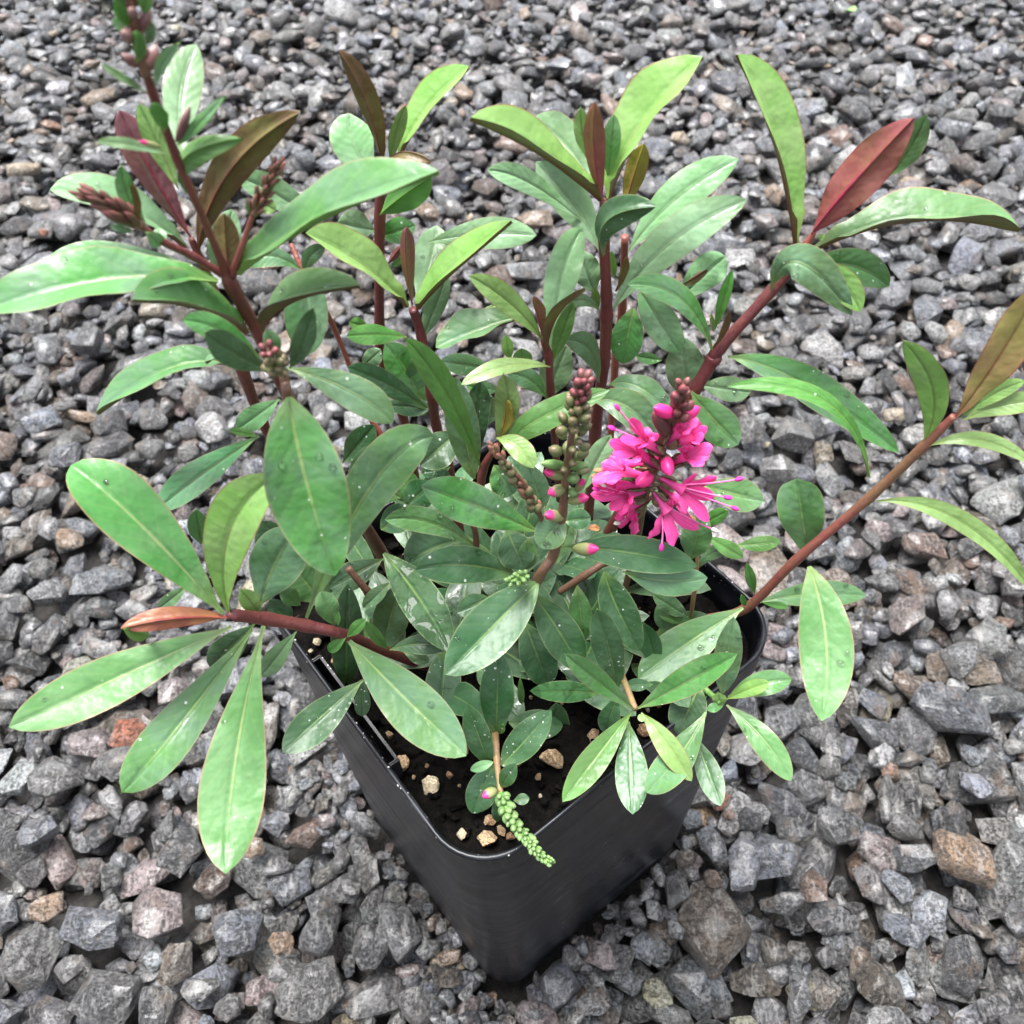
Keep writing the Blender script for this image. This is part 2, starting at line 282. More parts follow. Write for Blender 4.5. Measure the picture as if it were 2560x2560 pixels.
[-39,-30,205.8,-36.5,-29.8,209.1,-33.8,-29,211.9,-0.37,-0.82,0.45,2.79,13,"bu","o",0],
[-39.3,-30,205.6,-41.8,-30.7,203.7,-44.1,-31,201.5,-0.33,-0.75,0.58,2.65,13,"bu","o",0],
[-40.6,-29,209.4,-40.2,-28.7,211.6,-39.8,-28,213.6,0.08,-0.97,0.21,1.11,13,"bu","o",0],
[-31.2,-25,190.5,-23.5,-25.5,193.6,-16.9,-26,191.9,-0.12,-0.5,0.86,5.17,13,"du","o",0],
[-28,-24,187.2,-24.8,-25.6,187.6,-21.4,-27,187.3,-0.19,-0.38,0.91,3.45,13,"gu","o",0],
[-42.3,-26,205.2,-43,-25,210.5,-44,-23,215.2,0.36,-0.87,0.32,5.44,13,"lu","o",0],
[-33.6,0,195,-40.8,-3.5,193.7,-48.1,-6,191.1,0.05,-0.62,0.78,7.58,13,"du","o",0],
[-51.2,-20,205,-52.6,-20.3,208.9,-54.4,-20,212.5,0.65,-0.71,0.27,4.2,13,"gu","o",0],
[-12.3,0,202,-20.5,-2,200.9,-26.8,-4,197.5,-0.06,-0.64,0.77,11.35,13,"du","e",0],
[-6,-12,192.6,-10,-14.2,192.8,-14.2,-16,192.4,0.21,-0.47,0.86,6.16,13,"du","e",0],
[1.3,-26,176.1,1.3,-28.4,172.2,1.4,-30,167.8,0.01,-0.9,0.44,1.91,13,"bu","o",0],
[-5.9,0,229.7,-11.4,-3,256.7,-18.1,-6,275.3,0.64,-0.77,0.07,5.87,10,"bu","o",0],
[-7.8,1,224.9,-9.4,4,239.5,-10.2,7,252.5,-0.02,-0.98,0.21,7.7,13,"gu","e",0],
[-8.1,5,221.4,-6.2,7.5,239,-4.9,10,248.1,-0.04,-0.98,0.19,5.57,13,"du","o",0],
[7.2,-10,217.2,-6.8,-13,231.8,-18.1,-16,243.2,0.64,-0.59,0.49,9.69,13,"gu","o",0],
[-8.6,0,198.4,-19.3,-3,213.8,-29.5,-6,219.3,0.68,-0.5,0.53,6.5,13,"gu","o",0],
[12.5,-16,229.9,9.5,-18.3,227.8,6.7,-20,225.1,-0.14,-0.67,0.73,7.17,14,"gu","e",0],
[13,-13,225,16.1,-12.7,225,19.1,-12,224.6,0.14,-0.59,0.8,4.97,13,"du","e",0],
[-1.4,1,237.6,1.1,2,248.4,0.2,3,256.6,-0.27,-0.95,0.12,5.81,14,"yu","e",0],
[-0.8,0,239.8,0.7,0.9,245.3,1.2,1,250.8,0.74,0.65,-0.2,3.2,18,"yY","o",0],
[-1.9,0,239.9,2.7,-3.5,240.6,6.3,-7,237,-0.06,-0.44,0.89,5.18,13,"yu","o",0],
[-0.8,1,233.9,7.6,3.5,241.6,23.9,6,247.6,-0.27,-0.65,0.72,6.72,13,"bu","o",0],
[6.5,20,258.5,-4.3,17.5,256.8,-14.6,15,254.2,-0.17,-0.1,0.98,8.94,34,"gO","o",0],
[9.3,15,255.3,2.6,12.5,267.6,-5.7,10,277.2,0.68,-0.66,0.31,5.57,14,"yu","o",0],
[9.3,15,256.4,8.6,15.5,262.1,7.5,15,267.5,0.41,0.91,0.07,2.79,20,"yR","o",0],
[10.1,14,252.8,11.9,13,264.2,17.9,12,271.4,-0.65,0.67,0.35,5.48,16,"yO","o",0],
[11.3,16,247.4,14,25,264.1,19.2,34,270.5,0.08,-0.8,0.59,7.65,13,"pu","o",0],
[11.7,15,248.7,13.7,15.5,256.3,16,16,264.7,-0.25,-0.96,0.13,3.92,13,"bu","o",0],
[11,12,249.7,1.2,7.5,254.7,-8.9,3,254,0.32,-0.28,0.9,4.02,12,"yO","o",0],
[-1.7,26,236.6,-8,24.1,240.2,-14.7,23,242.9,0.46,-0.59,0.67,5.42,13,"gu","o",0],
[-0.7,12,243.2,-4.3,10.7,245.4,-8.2,10,247.1,0.47,-0.69,0.55,3.66,13,"gu","o",0],
[10.2,14,238,6.4,14.5,243.6,1,15,245.9,0.31,-0.83,0.46,4.84,13,"gu","o",0],
[10.8,25,227.9,13.2,25.8,235.1,15.9,28,241.6,-0.24,-0.93,0.29,7.92,13,"pu","e",0],
[24.5,28,228.8,20.8,25,243.3,14.8,22,248.5,0.63,-0.78,0.07,5.95,13,"gu","o",0],
[5.2,30,231.5,5.1,30.7,234.8,5,32,237.9,-0.01,-0.96,0.3,5.02,13,"bu","o",0],
[2,28,237.4,1.6,28.7,240.9,1.2,30,244.1,0.05,-0.96,0.29,2.94,13,"yu","o",0],
[-2.1,30,251.4,-2.4,30.4,251.9,-2.7,31,252.3,-0.04,-0.7,0.71,3.78,13,"yu","e",0],
[-21,30,221.6,-24.6,32,232.3,-28.9,34,239.4,0.3,-0.89,0.33,8.95,13,"gu","e",0],
[-20.2,32,221.2,-20.2,32.2,229.4,-20.5,34,237.1,0.12,-0.98,0.13,9.24,13,"gu","e",0],
[-22,25,249.1,-28.6,22.5,252.4,-35,20,254.4,0.48,-0.49,0.73,4.98,7,"bu","o",0],
[-32.4,34,245.2,-34.2,32.8,246.9,-36.3,32,248.4,0.65,-0.67,0.37,3.29,13,"bu","o",0],
[-35.8,34,232,-33.2,34.2,234.5,-30.4,35,236.7,-0.2,-0.88,0.42,4.67,13,"gu","o",0],
[-5.2,10,233.9,-4,10.6,237.8,-2.6,12,241.4,-0.15,-0.94,0.3,5.64,13,"pu","e",0],
[-40.3,10,222.6,-35.8,10.4,228.3,-31.2,12,233.4,-0.23,-0.9,0.36,6.41,13,"du","o",0],
[-38.8,4,223.4,-34.7,5.5,227.3,-30.6,8,230.5,-0.09,-0.82,0.56,4.81,13,"du","o",0],
[-11.7,10,231.3,-16.1,6.6,229.6,-20.6,4,227.1,0.09,-0.66,0.74,8.62,13,"du","e",0],
[-25.7,3,213.1,-22,3.1,217.1,-18.1,4,220.5,-0.34,-0.82,0.46,7.93,13,"du","e",0],
[-13.8,8,221.5,-17.2,6.8,222.1,-20.8,6,222.1,0.24,-0.62,0.75,4.92,13,"du","o",0],
[-22.7,20,228.7,-20.7,19.8,229.7,-18.6,20,230.5,-0.26,-0.75,0.6,2.98,13,"yu","o",0],
[-2.7,-3,234,-0.6,-4.4,230,1.3,-5,225.7,0.28,-0.89,0.35,7.41,13,"gu","e",0],
[-20.7,25,257.9,-28.8,22.5,271.6,-38.7,20,281.9,0.81,-0.12,0.58,10.28,34,"yO","o",0],
[-18.8,25,257.2,-11.9,25,265.8,3.2,25,279.4,-0.71,-0.04,0.7,9.19,34,"yO","o",0],
[-19.3,29,256.1,-15.7,37.5,259.8,-14,46,264.7,0.2,-0.49,0.85,9.19,13,"pu","o",0],
[-18.7,27,246.3,-15.1,27.6,255.2,-11.4,30,263.1,-0.13,-0.97,0.23,5,13,"pu","o",0],
[-19.6,24,259,-19.4,24,271.3,-18.4,24,279.6,0.26,0.96,-0.02,3.45,22,"yR","o",0],
[-15.7,40,264.4,-3.2,39,266.8,9.2,38,266.4,-0.11,-0.68,0.72,7.34,13,"pu","o",0],
[-25.5,36,261.6,-23.5,36.3,263.9,-21.7,36,266.3,0.38,0.87,-0.31,1.84,13,"yR","o",0],
[-24.8,36,260.8,-23.2,35.8,262.2,-21.6,36,263.5,-0.28,-0.9,0.33,1.85,13,"bu","o",0],
[-37.9,36,271.9,-46.1,35,281.1,-53.9,34,286.9,0.43,-0.83,0.35,6.35,13,"pu","o",0],
[-41.2,20,272.6,-46.7,18.5,277.9,-53.1,17,276.8,0.4,-0.65,0.65,4.62,13,"gu","o",0],
[-41,20,271.3,-39,20,276.1,-35.2,20,278.5,-0.19,-0.97,0.15,3.34,13,"gu","o",0],
[-41.3,24,271.3,-42.3,19.1,262.7,-43.8,16,252.7,0.18,-0.91,0.37,9.48,13,"pu","e",0],
[-44.7,24,284.7,-45.9,23.9,285.9,-47.2,24,287,0.37,-0.83,0.41,3.25,13,"yu","e",0],
[-23.7,40,283.5,-24.8,40,297.5,-28.8,40,309,0.24,0.97,0.05,5.06,12,"yO","o",0],
[-26,41,278.8,-30,45.5,285.8,-30.6,50,290.8,0.1,-0.78,0.62,9.4,12,"pu","o",0],
[-22,39,284.6,-20,39,292.1,-17.2,39,297.9,0.33,-0.94,-0.12,3.33,25,"yR","o",0],
[-20,40,286.5,-13.7,43,294.3,-4.1,46,301.9,-0.58,-0.35,0.73,8.35,34,"yO","o",0],
[-21.9,36,286.8,-17.9,34,289.9,-12.9,32,288.9,0.2,-0.06,-0.98,3.3,13,"dO","o",0],
[-25.4,37,274.2,-19.7,34.5,280.2,-12.9,32,286,0.52,0.83,-0.2,7.22,13,"gb","o",0],
[-26.4,42,265.3,-22.6,40.6,267.4,-18.4,40,269,-0.4,-0.82,0.41,6.07,13,"gu","e",0],
[-28,42,266.8,-31.8,40.6,268.9,-35.9,40,270.7,0.42,-0.79,0.45,7.14,13,"pu","o",0],
[-30.2,42,260.5,-31.3,40.8,263.1,-32.8,40,265.7,0.59,-0.81,-0.02,5.61,13,"pu","e",0],
[23.1,30,279.8,10.2,27.5,293,-3.7,25,302.3,0.64,0.03,0.77,10.21,34,"yO","o",0],
[22.1,32,279.7,16,42,285.4,8.9,52,286.6,-0.4,-0.52,0.75,8.97,13,"pu","o",0],
[19.1,35,271.7,7.7,34,282.3,-1.2,33,286.3,0.44,-0.74,0.51,5.11,13,"pu","o",0],
[22.7,30,267.7,17.4,38,274.2,9.5,46,280,-0.21,-0.7,0.68,8.19,13,"pu","o",0],
[22.7,28,281.1,20.5,28,292.3,20,28,302.8,0.18,0.98,0.02,4.33,12,"yR","o",0],
[20.1,29,289.1,18.2,29.5,295,17.6,30,300.7,0,-1,0.09,3.34,13,"yu","o",0],
[24,32,283.9,24.3,32.4,290.6,24.7,34,296.8,-0.14,-0.98,0.16,3.93,13,"lu","o",0],
[24.2,30,280.3,29.8,34,293.4,41.8,38,305.7,-0.75,-0.28,0.61,12.61,34,"yO","o",0],
[29,40,269.9,30.9,41.3,278.2,32.4,41,286.2,0.25,0.96,-0.11,4.78,13,"yY","o",0],
[32,45,256,42.4,48.5,267.5,56.6,52,275,-0.31,-0.7,0.65,9.03,13,"pu","o",0],
[27,30,250.6,38.8,33.5,265.7,55.9,37,274.1,-0.33,-0.71,0.62,9.43,13,"pu","o",0],
[23.5,26,269.3,23.7,23.5,279.7,32.8,21,284.1,0.66,0.73,-0.16,6.66,10,"dd","o",0],
[46.3,50,235.2,52.9,51,243.4,57.9,52,248,-0.36,-0.82,0.46,8.65,13,"pu","o",0],
[45.7,46,243.5,49.2,46.2,245.8,52.3,46,248.7,0.57,0.38,-0.73,2.22,13,"gO","o",0],
[51.1,25,241,41.4,25.5,256.7,29.1,26,260.9,0.46,-0.7,0.54,6.05,13,"gu","o",0],
[33.7,36,251.5,39,32.1,244.4,44.5,30,236.1,0.04,-0.92,0.38,8.2,13,"pu","e",0],
[32.6,35,246.6,31.3,31.8,240.2,30.3,30,233.1,-0.19,-0.91,0.37,8.11,13,"gu","e",0],
[50.4,24,248.2,50.9,23.7,256.7,52,25,264.5,-0.33,-0.94,0.09,2.73,13,"bu","o",0],
[51.2,24,242.6,52.6,24.3,248.1,53.1,24,253.4,0.8,0.59,-0.14,2.07,13,"gO","o",0],
[50.2,24,247.5,49.5,23.7,250.4,48.8,24,253.3,-0.08,-1,-0.02,1.12,13,"yR","o",0],
[48.8,30,219.5,47,31.1,229,45.5,34,237.6,-0.11,-0.97,0.19,10.05,13,"pu","e",0],
[41.6,36,228.2,38.1,35.2,229.8,34.5,35,231,0.33,-0.76,0.56,3.1,13,"gu","o",0],
[23.7,30,250.4,19.2,29,254.6,15.2,28,253.2,0.36,-0.76,0.55,3.17,13,"gu","o",0],
[27.4,30,255.9,28.7,30.3,260.7,29.3,30,265.5,0.72,0.68,-0.14,2.2,13,"gO","o",0],
[27.1,32,257.8,26.4,31.6,261.8,25.8,32,265.8,-0.03,-1,-0,1.83,13,"yu","o",0],
[23.8,33,248.7,23.1,32.7,252,22.3,33,255.2,0.05,-1,0.01,1.9,13,"yu","o",0],
[23.3,40,248.2,21.5,41.5,253.1,19.7,44,257.4,-0,-0.92,0.4,6.8,13,"pu","e",0],
[67,30,266.5,60.1,37,287,50.3,44,303,0.67,-0.54,0.51,11.39,34,"yO","o",0],
[69.8,30,269.5,75.5,30,281.1,84.1,30,295.7,0.62,0.71,-0.34,9.46,14,"yR","o",0],
[84.2,33,281,86.3,32.5,287,87.4,32,295.1,-0.53,-0.84,0.06,5.32,13,"lu","o",0],
[70.8,30,265,90.1,28,273.8,113.6,26,271.3,-0.14,0.08,0.99,12.1,34,"lO","o",0],
[62.9,28,256.3,66.5,24,266.4,80,20,254.3,-0.26,-0.72,0.64,8.43,8,"gu","o",0],
[65.5,27,264.3,75.4,23.5,261.9,81.6,20,255.2,-0.11,-0.87,0.48,6.61,13,"yu","o",0],
[70.1,32,258.3,80.5,31,259.9,91.4,30,254,0.03,-0.84,0.54,7.73,13,"gu","o",0],
[71.3,29,268.6,71.5,28.9,269.3,71.8,29,270.1,-0.5,-0.85,0.18,1.59,13,"yu","e",0],
[55.2,25,238.6,74.4,20.5,232.4,102.9,16,210.7,0.26,-0.7,0.67,9.26,13,"gu","o",0],
[85.1,-5,226.5,69.8,-2.5,249.7,48.2,-0,253,0.44,-0.55,0.71,4.15,10,"bu","o",0],
[93.8,-5,237.6,91.8,-3.5,252.3,81.5,-2,265.9,-0.2,-0.98,0.02,6.65,8,"yO","o",0],
[98.1,-5,245.4,101.7,-4,262.4,103.1,-3,280.8,-0.25,-0.96,0.09,8.58,16,"tR","o",0],
[99.4,-5,245.4,103.4,-5.5,252.9,108.4,-6,256.9,-0.64,-0.62,0.45,3.72,13,"yO","o",0],
[99.6,-6,246,106,-7,251.4,114.2,-8,252.6,-0.39,-0.62,0.68,4.74,13,"yu","o",0],
[94.5,-6,237.8,105.2,-7.5,240.8,119.4,-9,232.8,0.12,-0.49,0.87,3.88,13,"yO","o",0],
[89.3,-5,217.5,110.6,-8.5,212.2,138.2,-12,184.2,0.4,-0.58,0.71,5.86,13,"yu","o",0],
[78.3,-3,193.5,74.6,-1.2,206.3,71.6,3,217.5,-0.17,-0.97,0.19,11.38,12,"gu","r",0],
[76.1,-10,198,78.6,-27,188.6,75.4,-44,179.8,-0.31,-0.44,0.84,13.29,7,"lu","e",0],
[69.6,-3,170.6,84.8,-1.5,171.4,101.9,0,167.3,0.13,-0.52,0.84,7.48,13,"gu","o",0],
[62.4,-10,179.4,46.6,-18,175.1,32.7,-26,171.5,-0.02,-0.41,0.91,12.06,10,"gu","o",0],
[65.7,-7,181.8,63.3,-7.8,189.2,61.1,-7,196.2,0.02,-1,0.01,2.75,13,"bu","o",0],
[63.9,-8,177,62.8,-8.3,179.9,61.8,-8,182.8,0.11,-0.99,0.04,1.74,13,"bu","o",0],
[68.5,-7,176.9,72.4,-7.7,176.5,76.1,-8,175.5,0.07,-0.59,0.8,1.98,13,"bu","o",0],
[26.6,26,229.8,33.4,21,233.3,41.9,16,227.2,-0.15,-0.46,0.88,6.89,13,"gu","o",0],
[21.3,16,234.4,28.8,13,235.5,36.4,10,228.2,0.05,-0.66,0.75,8.4,13,"gu","o",0],
[46.2,20,232.3,52.7,17,224.5,59.1,14,218.7,0.07,-0.89,0.46,9.43,13,"gu","o",0],
[51,30,224.6,57.4,28.5,224.4,64,28,223.2,-0.04,-0.74,0.68,6.62,13,"pu","o",0],
[47,2,218.4,55.5,0,216.4,62.8,-2,215.5,-0.04,-0.68,0.74,8.27,13,"gu","o",0],
[49.8,2,201.6,52.5,1.2,205.3,55.7,1,208.5,-0.64,-0.63,0.45,3.9,13,"bu","o",0],
[63.1,8,183.5,68.8,7,184.8,74.4,6,187.5,-0.36,-0.55,0.75,4.45,13,"bu","o",0],
[54,8,172.5,57.1,8,180.1,63.7,8,182.4,-0.56,-0.62,0.55,4.07,13,"gu","o",0],
[54.9,10,185.5,59.9,7.1,184,64.9,5,181.7,-0.05,-0.67,0.74,4.46,13,"bu","o",0],
[12.3,-16,218.9,27.5,-15.5,215.2,45.5,-15,207.5,0.27,-0.62,0.74,8.71,9,"du","o",-30],
[26.8,-19,212.1,37.5,-17.5,205.4,48.4,-16,203.7,0.37,-0.56,0.74,7.6,6,"wu","o",0],
[22,-20,214.1,25.2,-25,205.1,31,-30,193.6,0.1,-0.88,0.47,8.6,13,"du","e",0],
[16.1,-18,205.5,16.9,-21.8,197.7,17.7,-24,188.9,-0.02,-0.94,0.34,5.94,13,"lu","e",0],
[26.5,-31,175.8,23.1,-29.5,195.4,19.8,-28,210.4,0.1,-0.99,0.11,7.82,13,"su","e",0],
[45.9,-10,169.4,43.2,-9.1,174.9,40.3,-7,179.8,0.19,-0.91,0.37,8.37,13,"pu","e",0],
[47.3,-10,171.8,43.6,-10.3,175.4,39.4,-10,178.3,0.46,-0.68,0.57,2.41,13,"bu","o",0],
[48.7,-8,172.5,43.5,-8.6,179.2,37.7,-8,184.9,0.48,-0.77,0.42,5.01,13,"gu","o",0],
[39,-20,167.4,36.4,-20,177.6,33.9,-18,186.8,0.11,-0.98,0.13,5.95,13,"du","o",0],
[29.3,-40,182.3,19.1,-41,200.4,11.3,-42,214.9,0.58,-0.76,0.27,5.39,22,"lu","o",0],
[30.1,-40,182.9,40.3,-41,197.5,49.5,-42,211.7,-0.75,-0.46,0.47,7.13,22,"lu","o",0],
[28.7,-40,181.2,19.1,-51,180.2,10,-62,180.7,0.15,-0.15,0.98,6.8,22,"bu","o",0],
[28.1,-41,177.7,27.3,-52.6,177.3,26.6,-64,176.2,-0.1,-0.06,0.99,8.01,8,"su","o",0],
[30.9,-41,182.4,36.2,-48.5,180.7,42,-56,174.9,-0.09,-0.49,0.87,5.85,22,"yu","o",0],
[25.5,-36,182.8,23.9,-38.6,176.5,22.7,-40,169.4,-0.33,-0.88,0.33,5.69,13,"du","o",0],
[21.3,-32,176.5,12.9,-35.4,184.3,3.6,-38,190.6,0.65,-0.38,0.65,5.39,13,"Wu","e",0],
[35.8,-30,175.9,32.1,-30.7,177.3,28.2,-31,177.9,0.28,-0.44,0.85,3.31,13,"du","o",0],
[30.2,-42,183.7,30.5,-43,183.8,31,-44,183.8,-0.29,-0.07,0.96,1.76,13,"yu","e",0],
[53.4,-33,175,52.9,-30.7,189.1,53.4,-26,201.2,-0.31,-0.92,0.25,6.77,10,"gu","e",0],
[55.3,-33,172.9,62.6,-32.5,178.4,70.8,-32,179.2,-0.31,-0.45,0.84,6.37,13,"gu","o",0],
[54.6,-34,173.7,59.3,-34.5,180,63.6,-35,183.9,-0.68,-0.47,0.56,4.06,13,"yu","o",0],
[55.1,-34,170.4,62.9,-43.5,169.5,69.1,-53,164.6,-0.22,-0.43,0.88,6.99,10,"lu","o",0],
[53.5,-34,169.9,52.9,-33.8,172.9,52.3,-33,175.7,-0.07,-0.99,0.16,3.75,13,"yu","e",0],
[54.3,-34,170.5,51.9,-35.1,171.6,49.3,-36,172.3,0.43,-0.26,0.86,2.5,13,"gu","o",0],
[47.7,-31,176.2,44.6,-35.9,172.1,41.9,-40,166.7,-0.29,-0.6,0.75,9.56,13,"du","e",0],
[47.9,-39,177,39.6,-50,175.8,29.5,-61,181.9,0.22,0.03,0.97,8.3,13,"gu","o",0],
[46.1,-41,167.5,47.7,-50.5,168.2,49.4,-60,168.3,-0.27,-0,0.96,6.28,13,"su","o",0],
[45.9,-8,200.6,46.4,-7.2,208.6,47.4,-5,215.8,-0.33,-0.92,0.21,7.54,13,"gu","e",0],
[4.7,-10,215.1,4.2,-12,210.8,3.8,-13,206,-0.09,-0.94,0.32,4.86,13,"gu","e",0],
[-0.5,-8,216,1.5,-11.4,212.2,3.3,-14,207.7,0.11,-0.78,0.61,8.91,13,"du","e",0],
[8.3,-2,216.3,6.9,-0.6,222.4,5.4,2,227.8,0.11,-0.93,0.35,6.55,13,"gu","e",0],
[17.5,-6,226.9,20.4,-4,234.5,23.8,-2,241.5,-0.31,-0.87,0.37,5.29,13,"pu","o",0],
[10.8,-14,208.5,12.9,-12,215.2,14.7,-10,221,-0.25,-0.9,0.37,4.21,13,"lu","o",0],
[-48.9,-13,196.6,-51.6,-11.5,202.8,-54.9,-9,208.1,0.45,-0.75,0.49,10.4,13,"gu","e",0],
[-47.4,-6,189.6,-49.2,-4.5,195.3,-51.4,-2,200.2,0.4,-0.8,0.46,9.61,13,"du","e",0],
[-26.2,2,217.8,-31.2,2.5,222.1,-36.5,4,225.4,0.33,-0.69,0.64,8.17,13,"du","e",0],
[-23.6,4,212.9,-25.3,5.5,218,-27.3,8,222.4,0.27,-0.85,0.46,7.36,13,"gu","e",0],
[-32,-2,210.5,-27.9,-0.3,212.4,-23.8,2,213.6,0.03,-0.66,0.75,7.38,13,"du","e",0],
[-20.8,3,215.1,-17.5,4.1,218.7,-14.1,6,221.7,-0.18,-0.81,0.55,7.31,13,"du","e",0],
[-55.5,-12,213.2,-56.1,-10.5,218.7,-57.1,-8,223.5,0.36,-0.85,0.39,7.59,13,"du","e",0],
[-54.9,-22,199,-56.2,-21.4,203.8,-57.9,-20,208.1,0.52,-0.78,0.34,5.82,13,"du","e",0]
]
STEMS=[
["S1","red",[[-33.7,16,152.5,1.7],[-36.7,10,186.4,1.7],[-43.6,-6,261.1,1.15],[-44.7,-8,278.1,1.15],[-46.4,-10,292.4,1.2],[-46.5,-10.5,297.3,0.7],[-46.3,-14,313.2,0.62],[-46.5,-15,319.5,0.65],[-46,-17,330.2,0.65],[-45.2,-19,337.9,0.55],[-43.3,-20,345,0.5]]],
["S1l","red",[[-46.6,-10,294.1,0.7],[-50.5,-12,300.2,0.65],[-53.4,-14,304.4,0.6],[-56,-15,308.7,0.55]]],
["S1r","red",[[-45.7,-10,294.4,0.8],[-42.6,-10,300,0.55],[-39.5,-9,305.6,0.45]]],
["S16","brown",[[-39.5,-16,256.5,1],[-37.1,-26,280.2,0.9],[-37.2,-25,283.6,0.8],[-38,-24,287.3,0.6]]],
["S2","red",[[-52.1,15,174.6,1],[-55,12,214.5,1.1],[-56.7,10,239.3,1.2],[-55.6,6,259.6,1.3],[-56.8,9,274.5,0.9],[-57.9,10,284,0.8],[-58.2,10,288.5,0.6]]],
["S3","red",[[-28,40,153.5,1.2],[-28,40,188.9,1.3],[-28.7,40,209.8,1.3],[-31.5,40,228.7,1.2],[-30.6,40,240,1.2],[-26.1,40,271.9,1.2],[-24.1,40,282.7,0.9]]],
["S17","pink",[[-32.2,22,212.7,0.6],[-35.5,24,232.9,0.6],[-39,26,253,0.6],[-40.7,20,270.2,0.7],[-43.3,24,276.6,0.5]]],
["S17b","pink",[[-29.8,16,208.2,0.6],[-31.2,20,219.4,0.6],[-33.6,22,224.9,0.6]]],
["S4","red",[[-14.1,16,184.3,1.4],[-15.4,18,211.4,1.3],[-17.3,20,224.2,1.2],[-17.4,20,235.3,1.3],[-18.5,24,249.4,1.1],[-19.7,25,257.3,1.1]]],
["S5","red",[[14,14,199.4,1],[11.2,14,241,0.9],[10.7,15,250.3,1],[9.5,15,255.2,0.7]]],
["S6","red",[[23.6,26,174.4,1.5],[24.3,28,211.4,1.5],[25.6,30,234.1,1.4],[25.4,30,248.7,1.5],[25.1,30,254.7,1.3],[23.7,30,270.1,1.2],[23,30,280.1,0.8]]],
["S6b","pink",[[30.9,40,176,1],[30.7,44,223.6,1],[31.5,45,238.6,1],[30.6,45,260.3,0.9]]],
["S7","red",[[26.6,18,170.9,1.7],[38,20,205.8,1.7],[47.8,23,229.8,1.6],[51.7,25,238.2,1.8],[52.9,25.5,241.1,1.5],[63.4,29,254.9,1.3],[67.6,30,261,1.3],[69.3,30,263.6,1.1]]],
["S8","orange",[[26.5,-2,136.8,1.3],[42.2,-3,153.8,1.3],[54.2,-5,165.6,1.3],[65.2,-6,172.7,1.3],[74.3,-6,195.3,1.2],[87,-5,218.8,1.15],[94.4,-5,237.1,1.1],[97.8,-5,246.3,0.8]]],
["S9","red",[[-18.5,-8,153.9,1.4],[-25.7,-14,162.5,1.4],[-39.5,-28,203.1,1.3],[-47.4,-30,211.6,1.4],[-54.4,-32,218.3,1.5],[-59.3,-35,225.2,1.2],[-60.5,-35,225.6,0.8]]],
["S10","brown",[[31.6,0,174.2,0.9],[32.8,-3,206.2,0.75],[32.7,-5,221.9,0.7],[34.3,-6,234.9,0.65],[36.1,-7,250.4,0.55],[36.4,-8,262,0.4]]],
["S11","brown",[[0.8,-6,169.3,1.3],[6.7,-18,209.7,1.2],[10.2,-17,217.6,1.1],[12.1,-16,231.5,1],[12.7,-16,246.3,0.8],[13.9,-16,260.2,0.6],[15.4,-16,271.5,0.35]]],
["S12","brown",[[10.2,-17,217.6,0.5],[7.2,-16,231.1,0.55],[3.8,-16,242.4,0.5],[-2.2,-16,253.9,0.3]]],
["S13","tan",[[-8.2,-26,165.4,0.9],[-5.7,-41,173.9,0.85],[-5.4,-48,174.7,0.8],[-4.8,-55,172.8,0.65],[-3.7,-58,174.2,0.5]]],
["S14","tan",[[26.6,-24,178.8,0.8],[29.5,-40,182.4,0.8]]],
["S14b","green",[[44.3,-18,168.7,0.8],[50.4,-28,168.7,0.8],[53.3,-34,172.2,0.8]]],
["S15","red",[[-7.6,-2,211,1],[-5.6,0,228.4,1],[-1.5,0,237.9,0.6]]],
["S18","brown",[[-11.9,0,183.5,0.7],[-8.7,0,199.9,0.8],[-9.3,1,208.9,0.8]]],
["S19","tan",[[50.6,-6,162,0.6],[49.8,-5,180.5,0.6],[49.1,-3,196.4,0.5]]],
["S20","brown",[[12.6,-10,190.9,0.9],[18.6,-10,197.8,1],[24.8,-8,201.6,0.9]]],
["S21","brown",[[-41.6,-6,200,0.9],[-37.6,-8,191.6,1],[-35,-6,180.4,1]]],
["S7t","pink",[[68,30,261.9,1.1],[69.3,30,267,0.9],[70.3,30,270.1,0.5]]],
["S7u","pink",[[68.7,30,262.5,0.8],[67,30,266.5,0.5]]],
["S7v","pink",[[69.2,30,262.8,0.8],[71.3,30,265.3,0.4]]]
]
SPIKES=[
["flower_spike",[[12.9,-16,246.7],[13.9,-16,259.4],[14.8,-16,266.2],[15.5,-16,272.1]],56,0.3,0.22,"green_to_pink",58,0,0.1,0.05,0],
["flower_spike",[[6.6,-16,232.6],[4.1,-16,239.4],[0.6,-16,247.7],[-2.5,-16,254.6]],34,0.3,0.18,"brown",20,0,0.1,0.05,0],
["flower_spike",[[-4.7,-57,174.9],[-2.1,-64,176],[1.3,-69,177.6],[3.8,-73,179],[6.6,-76,180.9]],74,0.26,0.1,"green",48,0,0.1,0.05,0],
["flower_spike",[[-55.6,-15,308.2],[-58,-16,312.2],[-60.7,-17,315]],24,0.5,0.3,"bract",14,0,0.1,0.05,0],
["flower_spike",[[-39.4,-9,305.6],[-36.2,-9,310.3],[-33.5,-9,314.1]],30,0.3,0.2,"bract",22,0,0.1,0.05,0],
["flower_spike",[[-45.8,-18,333.4],[-45,-19,338],[-43.9,-20,341.9],[-43.5,-20,344.9]],11,0.34,0.3,"purple",40,0,0.1,0.05,0],
["flower_spike",[[36.9,-7.5,250.9],[36.7,-8,256.6],[36.5,-8,262.3]],15,0.36,0.2,"pinkdark",45,0,0.1,0.05,0],
["flower_spike",[[-37.2,-26,287],[-37,-28,290.9],[-36.7,-30,295]],22,0.24,0.16,"green_to_pink",50,0,0.1,0.05,0],
["flower_spike",[[3.3,-20,212.8],[2.2,-22,215.8],[0.2,-25,219]],20,0.2,0.15,"green",55,0,0.1,0.05,0]
]
